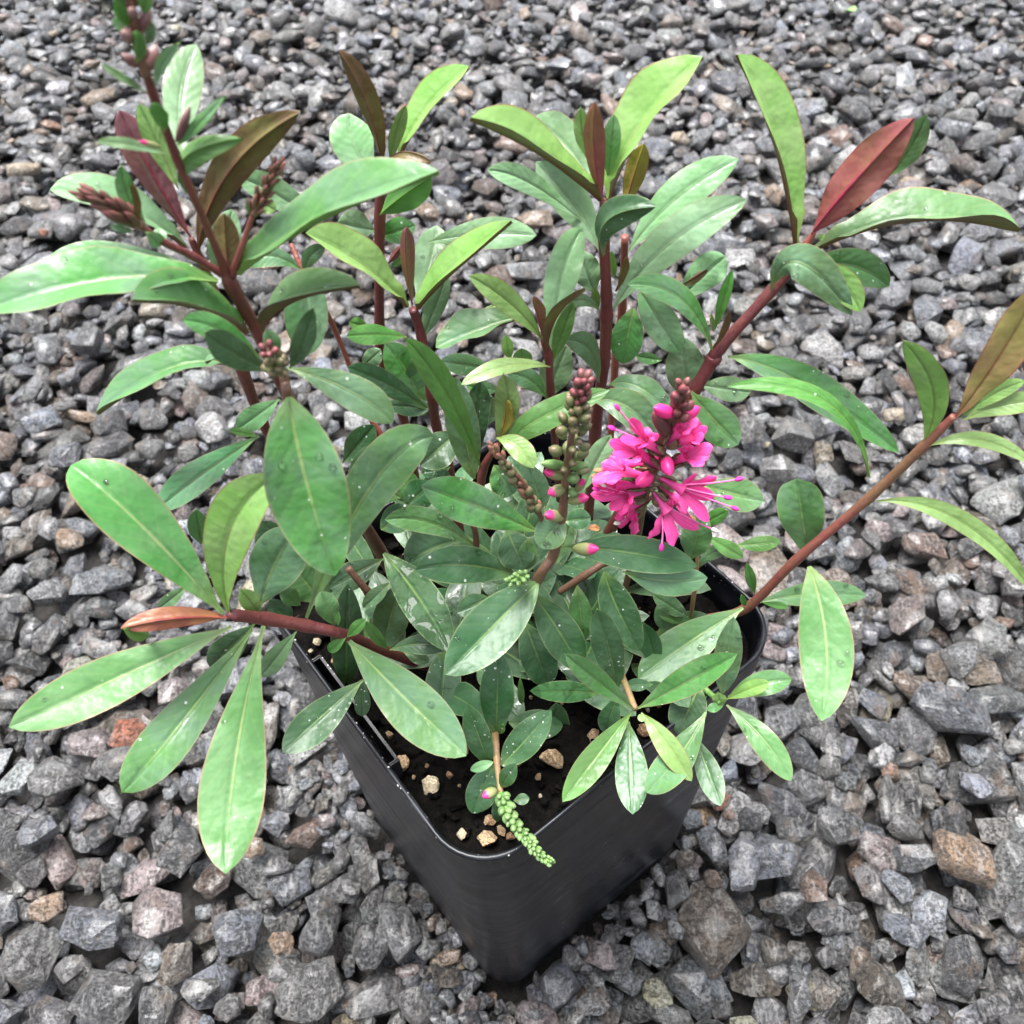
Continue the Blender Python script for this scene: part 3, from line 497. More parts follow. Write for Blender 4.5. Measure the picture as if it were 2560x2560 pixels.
BUDS=[
[12.2,-16,244,7.9,-18,248.7,2.2,"tip"],
[12.5,-16,240.6,8.7,-18,241.3,2.58,"tip"],
[13.2,-16,236.1,17.5,-18,239.5,2.62,"tip"],
[12.4,-16,230.2,8.1,-18,234.1,2.68,"tip"],
[13.1,-16,243.9,15.2,-18,245.7,2.54,"green"],
[13.6,-16,240,14.7,-18,240.4,2.07,"green"],
[15.1,-16,239.4,16.2,-18,245.6,1.73,"tip"],
[13.3,-16,247.2,17,-18,250.1,2.01,"green"],
[12.4,-16,248.1,7.1,-18,251.2,2,"green"],
[14.9,-17,219.6,20.3,-20,223.3,2.97,"tip"],
[-5.6,-56,174.4,-9.1,-58,175.5,2.54,"tip"],
[-48,-16,321.9,-49.9,-18,324.1,0.87,"tip"],
[-45.7,-15,322.1,-42.5,-14,326.8,1.28,"purple"],
[36.2,-7,252.1,31,-9,256.8,2.87,"pink"],
[35.9,-7,245.9,31.1,-8,254.3,3.11,"pinkdark"],
[36.8,-7,251.7,41.5,-6,253.2,2.87,"pink"],
[35.3,-7,239.9,35.6,-13,239.7,3.01,"pink"],
[33.5,-7,233.6,28.9,-11,234.5,3.27,"pink"],
[36.8,-6,245.2,41.1,-5,247.4,3.13,"pink"],
[36.8,-7,245.4,40.9,-9,246.4,3.12,"pink"],
[32.7,-5,220.7,30.8,-5,214.6,3.06,"green"],
[33.8,-6,233.9,33.6,-6,238.8,2.73,"pink"],
[30.6,-5,233.5,26.5,-6,229.3,2.74,"green"],
[36.4,-7,229.3,39.9,-9,231.5,2.4,"green"]
]
FLOWERS=[
[[35.3,-7,239.9],[29.6,-9,247.1],[[26.8,-8,253.1,2.57],[24.3,-11,249.6,2.4],[30.9,-6,247.9,2.57],[33.4,-7,246.5,2.22],[28.9,-12,248.1,2.22]],[[23.7,-8,256,"pink"],[22.8,-9,251.1,"pink"]]],
[[34.5,-7,235.5],[28.2,-10,244.6],[[22,-11,249,2.76],[22.7,-13,247.3,2.58],[25.1,-8,246.3,2.24],[27.8,-13,244.2,2.24]],[]],
[[37,-7,236.3],[39.9,-9,241.8],[[44.6,-10,245.2,2.97],[44.1,-11,243.3,2.8],[39.1,-7,242.9,2.97],[42.4,-13,242.4,2.8],[41.4,-7,242.3,2.62]],[]],
[[34.1,-6,230.3],[25.8,-8,236.2],[[21.3,-7,237.8,2.87],[19.2,-10,235.2,2.87],[23.4,-5,237.9,2.69],[26.7,-5,237.2,2.51],[22.3,-11,235.5,2.69]],[[20.3,-7,233.6,"tan"],[20.9,-7,235.4,"tan"]]],
[[32.7,-5,225],[26.9,-9,228.4],[[20.9,-9,232.7,2.94],[19.2,-8,228.2,3.13],[23.5,-11,225.8,2.76],[25.8,-12,224.7,2.94],[28.2,-12,229.1,2.57]],[[21.7,-10,233.8,"white"],[20.3,-10,232.4,"pink"]]],
[[34.8,-7,232],[40.2,-10,230.6],[[42.8,-8,234.1,2.91],[47.4,-9,233.8,3.27],[46.9,-12,230.5,3.46],[46.1,-14,223.8,3.27],[40.5,-14,227.1,3.09]],[[51.6,-11,235.1,"pink"],[51.3,-14,228.5,"pink"],[49,-14,232.5,"pink"]]],
[[34,-7,226.8],[37.1,-11,224.1],[[38.5,-8,224.5,3.72],[44.6,-13,219.8,3.34],[38.5,-16,217.4,3.53],[32.5,-15,219.3,3.34]],[[35.6,-16,217.6,"pink"],[47.9,-14,220.6,"white"]]],
[[32.4,-5,220.1],[29.1,-8,218],[[30,-11,215.6,3.26],[26.2,-10,217.9,2.87],[28.6,-6,218.9,2.87],[30.7,-9,219.2,2.68]],[[25.8,-10,219.6,"white"]]],
[[35,-4,234],[25.1,-4,233.7],[[27.4,-1,234.2,2.56],[23.3,-2,233,2.56],[27.8,-4,232.5,2.2]],[]],
[[35.6,-7,243.2],[37.6,-9,250.2],[[41,-8,251.8,2.37],[39,-11,251.8,2.37],[36.2,-7,249.1,2.03],[38.6,-8,251.3,2.2]],[]],
[[35.4,-7,242.2],[40.1,-8,246.3],[[43.5,-7,248.2,2.24],[42.6,-9,247.6,2.41],[41.1,-11,247.2,2.24],[42,-6,249,2.07]],[]],
[[33.3,-6,228.3],[24.2,-8,231.3],[[19.5,-8,232.3,2.55],[21.4,-10,230.8,2.55],[23,-6,232.6,2.37],[25.3,-10,230.5,2.37]],[[21.5,-8,230.9,"white"]]],
[[35.6,-5,226.4],[40,-6,222.5],[[42.3,-9,220.1,2.46],[38,-10,223.3,2.46],[43.3,-8,224.2,2.46]],[[43.5,-10,220.2,"tan"]]],
[[34,-5,222.2],[26.8,-8,221.5],[[25.3,-10,220.8,2.65],[27.8,-11,222.5,2.65],[24.7,-8,223.3,2.46]],[]]
]
HERO_STONES=[
[74.5,-45.3,35.8,33.2,-60,3],
[102.7,-20.5,31.5,25.5,50,1],
[66.3,-17.3,21.7,16.5,70,2],
[117.9,-32.7,17.1,13.4,80,7],
[103.8,-39.4,20.9,10.6,5,2],
[183.8,-23.5,31.3,19.1,-25,4],
[135.1,-8,18.6,24.2,40,2],
[114.6,-9.8,15.2,13.9,0,2],
[-197.8,-29,18,12.6,10,4],
[-178,-36.9,30.7,19.5,-15,1],
[-151.2,-33.2,26.8,25,0,6],
[-198.5,-47,27,27.9,20,0],
[-165.8,-63,29.3,25.5,-20,2],
[-146,-7.7,25.4,20.5,60,2],
[-85.7,-64.5,29.2,25.4,20,0],
[-116.4,-40.9,24,21.2,10,1],
[-210.5,2.9,22.4,15.1,20,1],
[-209.8,26,29.4,21.6,-15,0],
[-163.8,68.9,20.9,16.7,30,6],
[-182.7,32.6,30.6,17.8,10,0],
[-107,2.2,13.7,13.2,0,1],
[-114.6,-7.2,9.3,11.2,0,4],
[-94.1,-1.9,20.5,15,20,7],
[-74.2,-7.1,18.6,16.8,40,2],
[-99.3,12.8,19.2,11.5,30,2],
[-85.7,42.3,11,8,0,0],
[-99.1,-46.2,12.7,10.5,0,4],
[-83.2,-40.6,24,17.6,70,2],
[-182.1,-52.9,16.5,12.1,10,0],
[-144.1,-67.4,16.8,18.5,0,2],
[-127.5,-62.3,18.5,10.2,0,0],
[-116.8,-69.1,12.2,11.8,0,0],
[-96.3,-56.1,15.6,10.3,10,0],
[-139.8,-53,14.1,20.7,0,3],
[-26.7,-56.4,4.7,6.5,0,8],
[-22.5,-62.2,9.3,10.2,0,1],
[-61.1,-48.8,22.1,22.6,0,2],
[-74.7,-26.8,26.2,14.4,15,2],
[-41.5,-69.5,19.8,18.5,30,0],
[-375.2,535.7,31.6,13.9,10,8],
[-362.2,706.4,18.1,13.5,20,4],
[-334.5,447.3,9.3,7.1,0,9],
[-329.6,521.7,13.7,10.3,0,4],
[-210.4,227.2,19.8,14.8,0,0],
[-213.3,251.5,21.5,18.4,0,0],
[-259.8,225.6,22,20.4,0,1],
[-239,162.3,13.3,18.9,80,4],
[-272,194,17.9,14.8,10,0],
[-265.7,204.6,15.8,12.5,-20,7],
[-230.6,212.5,13.7,8.5,-10,4],
[-239.3,253,21.6,23.7,0,2],
[-236.6,300.3,27.7,16.6,25,2],
[-273.5,329.2,23.4,25.7,0,2],
[-180.5,47.5,20.2,18.2,0,9],
[146.5,541.4,19,14,0,8],
[26.7,439.9,30.4,22.3,15,4],
[-53,456,23.5,19.4,0,4],
[84.8,644.2,20.7,17.5,-50,6],
[306.2,452.4,32.2,25.8,0,6],
[191.3,424.4,22.9,15.7,-40,6],
[205.6,459.7,17.7,22.7,0,4],
[163.5,220.4,27.7,25.4,0,0],
[141.9,223.6,20.8,22.9,0,0],
[152.2,193.4,24.6,19.7,-20,0],
[227.4,230.3,14,11.6,0,8]
]
PUMICE=[
[-31.5,-41.2,156,4.75,0],
[-23.7,-47.1,156,4.89,1],
[9.3,-41.1,156,6.48,0],
[-15.8,-38.1,156,4.35,0],
[-35.3,-32.2,156,2.21,0],
[-18.5,-44.6,156,1.93,2],
[5,-46,156,2.35,0],
[-15.3,-60.3,156,2.47,1],
[-8.9,-61.7,156,4.3,0],
[-5.2,-59.9,156,2.68,0],
[-7.5,-57.2,156,3.11,2],
[-2.7,-61.5,156,2.25,2],
[20.6,-34.6,156,3.29,0],
[34.3,-34,156,4.4,2],
[10.5,-32.3,156,1.55,0],
[-58.2,-1.8,156,2.61,1],
[-45.5,21.9,156,4.25,1],
[-48.2,16.8,156,2.97,1],
[-52.4,-8.4,156,2.57,0],
[-61.2,-5.8,156,1.65,1],
[-55.2,-12.1,156,1.62,1],
[-40.9,-33.2,156,1.54,1],
[-39.5,-26.8,156,1.34,0],
[-28.2,-44.6,156,1.28,0],
[-24.7,-41.5,156,1.29,2],
[-8.5,-57,156,2.7,0],
[35.1,3.5,156,2.4,0],
[32.9,-8,156,3.04,0],
[28.5,36.6,156,0.26,0]
]

# ------------------------------------------------------------------ the gravel bed
rng = np.random.default_rng(11); random.seed(5)
def stone_material(name, use_obj):
    g = NT(name)
    base = g.n('ObjectInfo').outputs['Color'] if use_obj else g.n('VertexColor', layer_name='stone_colour').outputs[0]
    sc = g.n('NewGeometry').outputs['Position']; k = 95.0
    n1 = g.noise(sc, 1.6*k, 5, .62, .3); n2 = g.noise(sc, 7*k, 5, .68); n3 = g.noise(sc, 19*k, 4, .7)
    vein = g.noise(g.n('Mapping', {'Vector': sc, 'Rotation': (.6, .4, .9), 'Scale': (1, .22, 1)}).outputs[0], 3.2*k, 4, .6, 1.2)
    dark = g.mix(1.0, base, (.20, .19, .18), 'MULTIPLY'); lite = g.mix(.42, base, (.42, .41, .395))
    c = g.mix(g.ramp(g.math('MULTIPLY_ADD', n2, .65, g.math('MULTIPLY', n1, .35)), .44, .56), dark, base)
    c = g.mix(g.math('MULTIPLY', g.ramp(g.math('MULTIPLY_ADD', n2, .4, g.math('MULTIPLY', vein, .6)), .50, .60), .8), c, lite)
    c = g.mix(g.math('MULTIPLY', g.ramp(g.noise(sc, .8*k, 3, .6), .56, .70), .5), c, (.13, .082, .048))
    c = g.mix(g.math('MULTIPLY', g.ramp(n3, .52, .66), .45), c, lite)
    c = g.mix(g.math('MULTIPLY', g.ramp(n3, .46, .36), .55), c, dark)
    c = g.mix(g.math('MULTIPLY', g.ramp(vein, .60, .66), .3), c, (.24, .225, .20))
    geo = g.n('NewGeometry')
    ro = g.math('MULTIPLY_ADD', n2, .5, .10)
    hgt = g.math('ADD', g.math('MULTIPLY', n2, .6), g.math('ADD', g.math('MULTIPLY', n3, .22), g.math('MULTIPLY', n1, .9)))
    bp = g.bump(hgt, .0045, 1.0)
    wetm = g.ramp(g.noise(sc, 1.1*k, 3, .5), .42, .6)
    return g.done(g.n('BsdfPrincipled', {'Base Color': c, 'Roughness': ro, 'Specular IOR Level': .9, 'Normal': bp, 'Coat Weight': wetm, 'Coat Roughness': .09, 'Coat IOR': 1.45, 'Coat Normal': g.bump(hgt, .0010, .5)}))
STONE_OBJ = stone_material('gravel_stone', True); STONE_VC = stone_material('gravel_stone_small', False)
PALETTE = [((.128, .127, .124), .22), ((.112, .122, .145), .26), ((.076, .077, .080), .22), ((.125, .098, .074), .10), ((.25, .165, .10), .022), ((.058, .062, .064), .05),
           ((.185, .145, .143), .08), ((.145, .085, .058), .03), ((.38, .30, .20), .012), ((.33, .10, .045), .002), ((.205, .210, .220), .14), ((.180, .190, .215), .10)]
PCOL = np.array([p[0] for p in PALETTE])*1.18; PW = np.array([p[1] for p in PALETTE]); PW /= PW.sum()
def make_stone(seed, hi):
    r = np.random.default_rng(seed)
    pts = np.array([(a, b, c) for a in (-1, 1) for b in (-1, 1) for c in (-1, 1)], float)*r.uniform(.45, 1.0, size=(8, 3))
    if seed % 3: pts = r.normal(size=(r.integers(11, 17), 3)); pts /= np.abs(pts).max(axis=1, keepdims=True)**.45*np.linalg.norm(pts, axis=1, keepdims=True)**.55
    else: pts *= r.uniform(.55, 1.0, size=(8, 3))
    ex = r.normal(size=(5, 3)); ex /= np.linalg.norm(ex, axis=1, keepdims=True); pts = np.concatenate([pts, ex*r.uniform(.9, 1.15, size=(5, 1))])
    bm = bmesh.new()
    for p in pts: bm.verts.new(p)
    bmesh.ops.convex_hull(bm, input=list(bm.verts))
    for v in [v for v in bm.verts if not v.link_faces]: bm.verts.remove(v)
    bmesh.ops.dissolve_limit(bm, angle_limit=.30, verts=bm.verts, edges=bm.edges)
    bmesh.ops.bevel(bm, geom=list(bm.edges), offset=.085, segments=2 if hi else 1, affect='EDGES', clamp_overlap=True, profile=.6)
    bmesh.ops.triangulate(bm, faces=bm.faces)
    if hi:
        bmesh.ops.subdivide_edges(bm, edges=[e for e in bm.edges if e.calc_length() > .35], cuts=1, use_grid_fill=False); bmesh.ops.triangulate(bm, faces=bm.faces)
        from mathutils import noise as mn
        for v in bm.verts:
            q = v.co*1.7+Vector((seed*3.1, 0, 0)); v.co *= 1+.08*mn.noise(q)+.05*mn.noise(q*2.7)+.025*mn.noise(q*6)
    bm.normal_update()
    me = bpy.data.meshes.new('stone_shape'); bm.to_mesh(me); bm.free()
    co = np.array([v.co for v in me.vertices]); ce = (co.max(0)+co.min(0))/2; co -= ce; co /= np.abs(co).max(0)
    for v, c in zip(me.vertices, co): v.co = c
    me.polygons.foreach_set('use_smooth', [False]*len(me.polygons)); me.update()
    tri = np.array([list(p.vertices) for p in me.polygons])
    return me, co, tri
NLIB = 26
LIB_HI = [make_stone(100+i, True) for i in range(NLIB)]; LIB_LO = [make_stone(100+i, False) for i in range(NLIB)]
for me, _, _ in LIB_HI:
    me.materials.append(STONE_OBJ)
    me.polygons.foreach_set('use_smooth', [True]*len(me.polygons))
    try: me.set_sharp_from_angle(angle=radians(28))
    except Exception: pass
def hull_planes(co):
    bm = bmesh.new()
    for p in co: bm.verts.new(p)
    bmesh.ops.convex_hull(bm, input=list(bm.verts)); bmesh.ops.dissolve_limit(bm, angle_limit=.2, verts=bm.verts, edges=bm.edges); bm.normal_update()
    pl = [(*f.normal, f.normal.dot(f.calc_center_median())) for f in bm.faces]; bm.free()
    return np.array(pl)
LIB_PL = [hull_planes(c) for _, c, _ in LIB_LO]
G = 1.6  # grid mm
X0, X1, Y0, Y1 = -720, 720, -260, 1050
NX, NY = int((X1-X0)/G), int((Y1-Y0)/G)
HM = np.full((NY, NX), -30.0); OWN = np.full((NY, NX), -1, dtype=np.int32)
gx = X0+(np.arange(NX)+.5)*G; gy = Y0+(np.arange(NY)+.5)*G
POT_YAW = -0.15262399+pi/4
def pot_mask(half, X, Y):
    c, s = cos(-POT_YAW), sin(-POT_YAW); u = X*c-Y*s; v = X*s+Y*c
    return (np.abs(u) < half) & (np.abs(v) < half)
XX, YY = np.meshgrid(gx, gy)
HM[pot_mask(49.5, XX, YY)] = 400.0
HERO = np.zeros((NY, NX), dtype=bool)
stones = []
def rotm(ax, az, ay):
    return np.array(Matrix.Rotation(az, 3, 'Z') @ Matrix.Rotation(ax, 3, 'X') @ Matrix.Rotation(ay, 3, 'Y'))
def footprint(si, R, size, x, y):
    A = R*size[None, :]                       # world = A @ local
    pl = LIB_PL[si]; n = pl[:, :3]@np.linalg.inv(A); d = pl[:, 3]
    ext = np.abs(A).sum(1)
    i0, i1 = int((x-ext[0]-X0)/G), int((x+ext[0]-X0)/G)+1; j0, j1 = int((y-ext[1]-Y0)/G), int((y+ext[1]-Y0)/G)+1
    if i0 < 0 or j0 < 0 or i1 > NX or j1 > NY: return None
    px, py = gx[i0:i1]-x, gy[j0:j1]-y
    a = d[:, None, None]-n[:, 0, None, None]*px[None, None, :]-n[:, 1, None, None]*py[None, :, None]
    nz = n[:, 2]; upm = nz > 1e-4; dn = nz < -1e-4
    top = (a[upm]/nz[upm][:, None, None]).min(0); bot = (a[dn]/nz[dn][:, None, None]).max(0)
    ok = top > bot
    if not upm.all() or True:
        side = ~(upm | dn)
        if side.any(): ok &= (a[side] >= 0).all(0)
    if ok.sum() < 6: return None
    return i0, i1, j0, j1, top, bot, ok
def rest(fp, pct=88):
    i0, i1, j0, j1, top, bot, ok = fp
    gap = (HM[j0:j1, i0:i1]-bot)[ok]
    m = gap.max()
    return m if m > 200 else np.percentile(gap, pct)
def put(si, R, size, x, y, fp, z, col, hero=False):
    i0, i1, j0, j1, top, bot, ok = fp
    h = HM[j0:j1, i0:i1]; t = top+z; m = ok & (t > h); h[m] = t[m]; OWN[j0:j1, i0:i1][m] = len(stones)
    if hero: HERO[j0:j1, i0:i1] |= ok
    stones.append((si, R, size, (x, y, z), col))
def hw(y): return min(700, 215+(y+140)*.50+120)
def rand_stone(big=1.0):
    s = float(np.clip(np.exp(rng.normal(math.log(4.8*big), .38)), 2.2, 12))
    size = np.array([s*rng.uniform(1.0, 1.6), s*rng.uniform(.75, 1.05), s*rng.uniform(.38, .72)])
    R = rotm(rng.normal()*.28, rng.uniform(0, 2*pi), rng.normal()*.28)
    c = PCOL[rng.choice(len(PCOL), p=PW)]*float(np.exp(rng.normal()*.45-.12))*np.array([1+rng.normal()*.025, 1, 1+rng.normal()*.03]); c = np.minimum(c, .36)
    return rng.integers(NLIB), R, size, c
def drop(n, tries, top_limit, avoid=False, big=1.0):
    for k in range(n):
        si, R, size, c = rand_stone(big); best = None
        for q in range(tries):
            y = Y0+20+(Y1-Y0-40)*rng.random()**1.15; lim = hw(y); x = rng.uniform(-lim, lim)
            i, j = int((x-X0)/G), int((y-Y0)/G)
            if not (0 <= i < NX and 0 <= j < NY) or HM[j, i] > top_limit or (avoid and HERO[j, i]): continue
            fp = footprint(si, R, size, x, y)
            if fp is None: continue
            if avoid and (HERO[fp[2]:fp[3], fp[0]:fp[1]] & fp[6]).sum() > .12*fp[6].sum(): continue
            z = rest(fp)
            if z > 60: continue
            if best is None or z < best[0]: best = (z, x, y, fp)
        if best and best[0] < top_limit+4: put(si, R, size, best[1], best[2], best[3], best[0], c)
drop(7000, 2, -12, big=1.25)
# hand-placed stones that stand out in the foreground
for x, y, lx, ly, ang, ci in HERO_STONES:
    if x < X0+40 or x > X1-40 or y > Y1-40: continue
    size = np.array([lx*.43, ly*.42, min(lx, ly)*.33]); si = int(rng.integers(NLIB))
    R = rotm(rng.normal()*.12, radians(ang), rng.normal()*.12); fp = footprint(si, R, size, x, y)
    if fp is None: continue
    z = rest(fp, 80)
    if z > 60: continue
    z = min(max(z, -size[2]*.35), 6)
    put(si, R, size, x, y, fp, z, PCOL[ci]*.95, True)
drop(10500, 4, 2.0, True)
drop(1500, 5, -8, True, big=.7)
def ring(n, big):
    for k in range(n):
        si, R, size, c = rand_stone(big); best = None
        for q in range(6):
            u, v = rng.uniform(-74, 74, 2)
            cc, ss = cos(POT_YAW), sin(POT_YAW); x, y = u*cc-v*ss, u*ss+v*cc
            fp = footprint(si, R, size, x, y)
            if fp is None: continue
            z = rest(fp)
            if z < 5 and (best is None or z < best[0]): best = (z, x, y, fp)
        if best: put(si, R, size, best[1], best[2], best[3], best[0], c)
ring(300, .8); ring(500, .55)
print('stones', len(stones), 'mean top', HM[HM < 200].mean())
# the 300 that show largest become stones of their own
C = np.array(CAM_LOC)*1000
cnt = np.bincount(OWN[OWN >= 0].ravel(), minlength=len(stones)).astype(float)
pos = np.array([s[3] for s in stones]); dv = pos-C; dep = dv@np.array(fw); xs = dv@np.array(rt)/dep*2300+1280; ys = 1280-dv@np.array(up)/dep*2300
inside = (dep > 0) & (xs > -40) & (xs < 2600) & (ys > -40) & (ys < 2600)
hid = (np.hypot((xs-1250)/620, (ys-1450)/620) < 1)
score = cnt*(-dv[:, 2]/np.linalg.norm(dv, axis=1))/dep**2*inside*np.where(hid, .15, 1.0)
order = np.argsort(-score); single = set(order[:300].tolist())
gr = NT('grit_ground'); tcg = gr.n('TexCoord').outputs['Object']; ng = gr.noise(tcg, 260, 5, .7); ng2 = gr.noise(tcg, 60, 3, .6)
GRIT = gr.done(gr.n('BsdfPrincipled', {'Base Color': gr.mix(gr.ramp(gr.math('MULTIPLY_ADD', ng2, .4, gr.math('MULTIPLY', ng, .6)), .4, .65), (.012, .011, .010), (.04, .036, .032)), 'Roughness': .8, 'Normal': gr.bump(ng, .006, .8)}))
N_ = 40; gv = [((i/N_-.5)*60, (j/N_-.5)*60+10, -.03) for j in range(N_+1) for i in range(N_+1)]
gf = [(j*(N_+1)+i, j*(N_+1)+i+1, (j+1)*(N_+1)+i+1, (j+1)*(N_+1)+i) for j in range(N_) for i in range(N_)]
bed = obj('gravel_ground', gv, gf, GRIT, smooth=False); tag(bed, 'ground of crushed grey gravel under and around the pot', 'ground', kind='structure')
V_, F_, C_ = [], [], []; nb = 0
for i, (si, R, size, (x, y, z), col) in enumerate(stones):
    if i in single:
        o = bpy.data.objects.new('stone', LIB_HI[si][0]); link(o, bed)
        o.matrix_world = Matrix.Translation((x*MM, y*MM, z*MM)) @ Matrix([[*(R[r]*size*MM), 0] for r in range(3)]+[[0, 0, 0, 1]])
        o.color = (*[float(c) for c in col], 1)
    elif cnt[i] > 2:
        _, co, tri = LIB_LO[si]
        V_.append((co*size)@R.T*MM+np.array([x, y, z])*MM); F_.append(tri+nb); C_.append(np.repeat(col[None, :], len(tri)*3, 0)); nb += len(co)
V_ = np.concatenate(V_); F_ = np.concatenate(F_); C_ = np.concatenate(C_)
me = bpy.data.meshes.new('gravel'); me.vertices.add(len(V_)); me.vertices.foreach_set('co', V_.ravel().astype(np.float32))
me.loops.add(len(F_)*3); me.loops.foreach_set('vertex_index', F_.ravel().astype(np.int32)); me.polygons.add(len(F_))
me.polygons.foreach_set('loop_start', (np.arange(len(F_))*3).astype(np.int32)); me.polygons.foreach_set('loop_total', np.full(len(F_), 3, dtype=np.int32))
me.update(calc_edges=True); me.validate()
ca = me.color_attributes.new('stone_colour', 'FLOAT_COLOR', 'CORNER'); ca.data.foreach_set('color', np.concatenate([C_, np.ones((len(C_), 1))], 1).astype(np.float32).ravel())
me.materials.append(STONE_VC); go = link(bpy.data.objects.new('gravel', me), bed); tag(go, kind='stuff')
print('gravel tris', len(F_))
# ------------------------------------------------------------------ the pot
g = NT('pot_black_plastic'); tc = g.n('TexCoord').outputs['Object']
st = g.noise(tc, 24, 4, .65)
smear = g.noise(g.n('Mapping', {'Vector': tc, 'Rotation': (.35, -.35, 0), 'Scale': (.5, .5, 2.2)}).outputs[0], 60, 5, .65, 1.0)
fine = g.noise(g.n('Mapping', {'Vector': tc, 'Rotation': (.12, -.1, 0), 'Scale': (.12, .12, 2.4)}).outputs[0], 330, 4, .7, .4); gr2 = g.noise(tc, 2600, 2, .6)
m1 = g.math('MULTIPLY', g.ramp(smear, .46, .66), g.ramp(st, .40, .58)); m2 = g.ramp(fine, .64, .74)
zz = g.n('SeparateXYZ', {0: tc}).outputs[2]
vd = g.n('TexVoronoi', {'Scale': 900.0, 'Vector': tc}); vc = g.n('SeparateColor', {0: vd.outputs['Color']})
thr = g.math('MULTIPLY_ADD', g.math('POWER', vc.outputs[1], 2.0), .34, .08); amt = g.math('MAXIMUM', g.math('MULTIPLY', g.ramp(zz, .164, .1688), g.ramp(g.noise(tc, 140, 3, .6), .36, .60, .0, .75)), .012)
dust = g.math('MULTIPLY', g.ramp(vd.outputs['Distance'], thr, g.math('MULTIPLY', thr, .6)), g.math('LESS_THAN', vc.outputs[0], amt))
c = g.mix(g.math('MULTIPLY', m1, .8), (.0028, .0035, .0062), (.030, .031, .039)); c = g.mix(g.math('MULTIPLY', g.math('MULTIPLY', m2, m1), .5), c, (.09, .09, .09)); c = g.mix(g.math('MULTIPLY', dust, .9), c, (.62, .62, .60))
POT = g.done(g.n('BsdfPrincipled', {'Base Color': c, 'Roughness': g.math('MULTIPLY_ADD', smear, .5, .10), 'Specular IOR Level': .36, 'Normal': g.bump(g.math('ADD', fine, g.math('MULTIPLY', smear, .8)), .0003, .0)}))
def rsq(half, r, z, n=10):
    out = []
    for k, (sx, sy) in enumerate(((1, 1), (-1, 1), (-1, -1), (1, -1))):
        a0 = k*pi/2
        for i in range(n+1):
            a = a0+pi/2*i/n; out.append((sx*(half-r)+r*cos(a), sy*(half-r)+r*sin(a), z))
    return out
def loft(name, prof, mat, parent, cap0=False, cap1=False):
    V, F = [], []; n = None
    for half, r, z in prof:
        ring = rsq(half, r, z); n = len(ring); V += ring
    for k in range(len(prof)-1):
        for i in range(n):
            j = (i+1) % n; F.append((k*n+i, k*n+j, (k+1)*n+j, (k+1)*n+i))
    if cap0: F.append(tuple(range(n))[::-1])
    if cap1: F.append(tuple(range((len(prof)-1)*n, len(prof)*n)))
    V = [(x*MM, y*MM, z*MM) for x, y, z in V]
    o = obj(name, V, F, mat, parent)
    return o
HR = 168.9
pot = bpy.data.objects.new('plant_pot', None); link(pot); pot.rotation_euler = (0, 0, POT_YAW); pot.location = (0, 0, 0)
tag(pot, 'square black plastic nursery pot standing corner-on in the grey gravel', 'pot')
def hz(z): return 49.9+(55-49.9)*z/HR
wall = [(46, 12, -3), (48.8, 13, -2), (49.7, 13.2, 1)]+[(hz(z), 13.2+2.6*z/HR, z) for z in (12, 40, 80, 120, 150, 156)]
wall += [(hz(157)+.35, 15.7, 157), (hz(159)+.55, 15.7, 159), (55.2, 15.8, HR-1.2), (55.35, 15.9, HR-.5), (55.1, 15.8, HR), (54.5, 15.3, HR+.15), (54.0, 15, HR-.3), (53.7, 14.8, HR-1.5)]
inner = [(53.4, 14.7, HR-8), (53.0, 14.5, HR-14), (51.5, 14, 120), (49, 13, 60)]
loft('wall', wall+inner, POT, pot, cap0=True)
def box(name, x0, x1, y0, y1, z0, z1, mat, parent, bev=.4):
    bm = bmesh.new(); bmesh.ops.create_cube(bm, size=1)
    for v in bm.verts: v.co = Vector(((x0+x1)/2+v.co.x*(x1-x0), (y0+y1)/2+v.co.y*(y1-y0), (z0+z1)/2+v.co.z*(z1-z0)))
    bmesh.ops.bevel(bm, geom=list(bm.edges), offset=bev, segments=2, affect='EDGES')
    me = bpy.data.meshes.new(name); bm.to_mesh(me); bm.free(); me.transform(Matrix.Scale(MM, 4)); me.materials.append(mat)
    return link(bpy.data.objects.new(name, me), parent)
# label slot: a thin plate standing just inside the rim of the left wall
box('label_slot', -51.5, -50.7, -16, 22, HR-15, HR-2.6, POT, pot, .1)
box('slot_end', -54.0, -50.6, -17.0, -16.1, HR-15, HR-2.1, POT, pot)
box('slot_end', -54.0, -50.6, 22.1, 23.0, HR-15, HR-2.1, POT, pot)
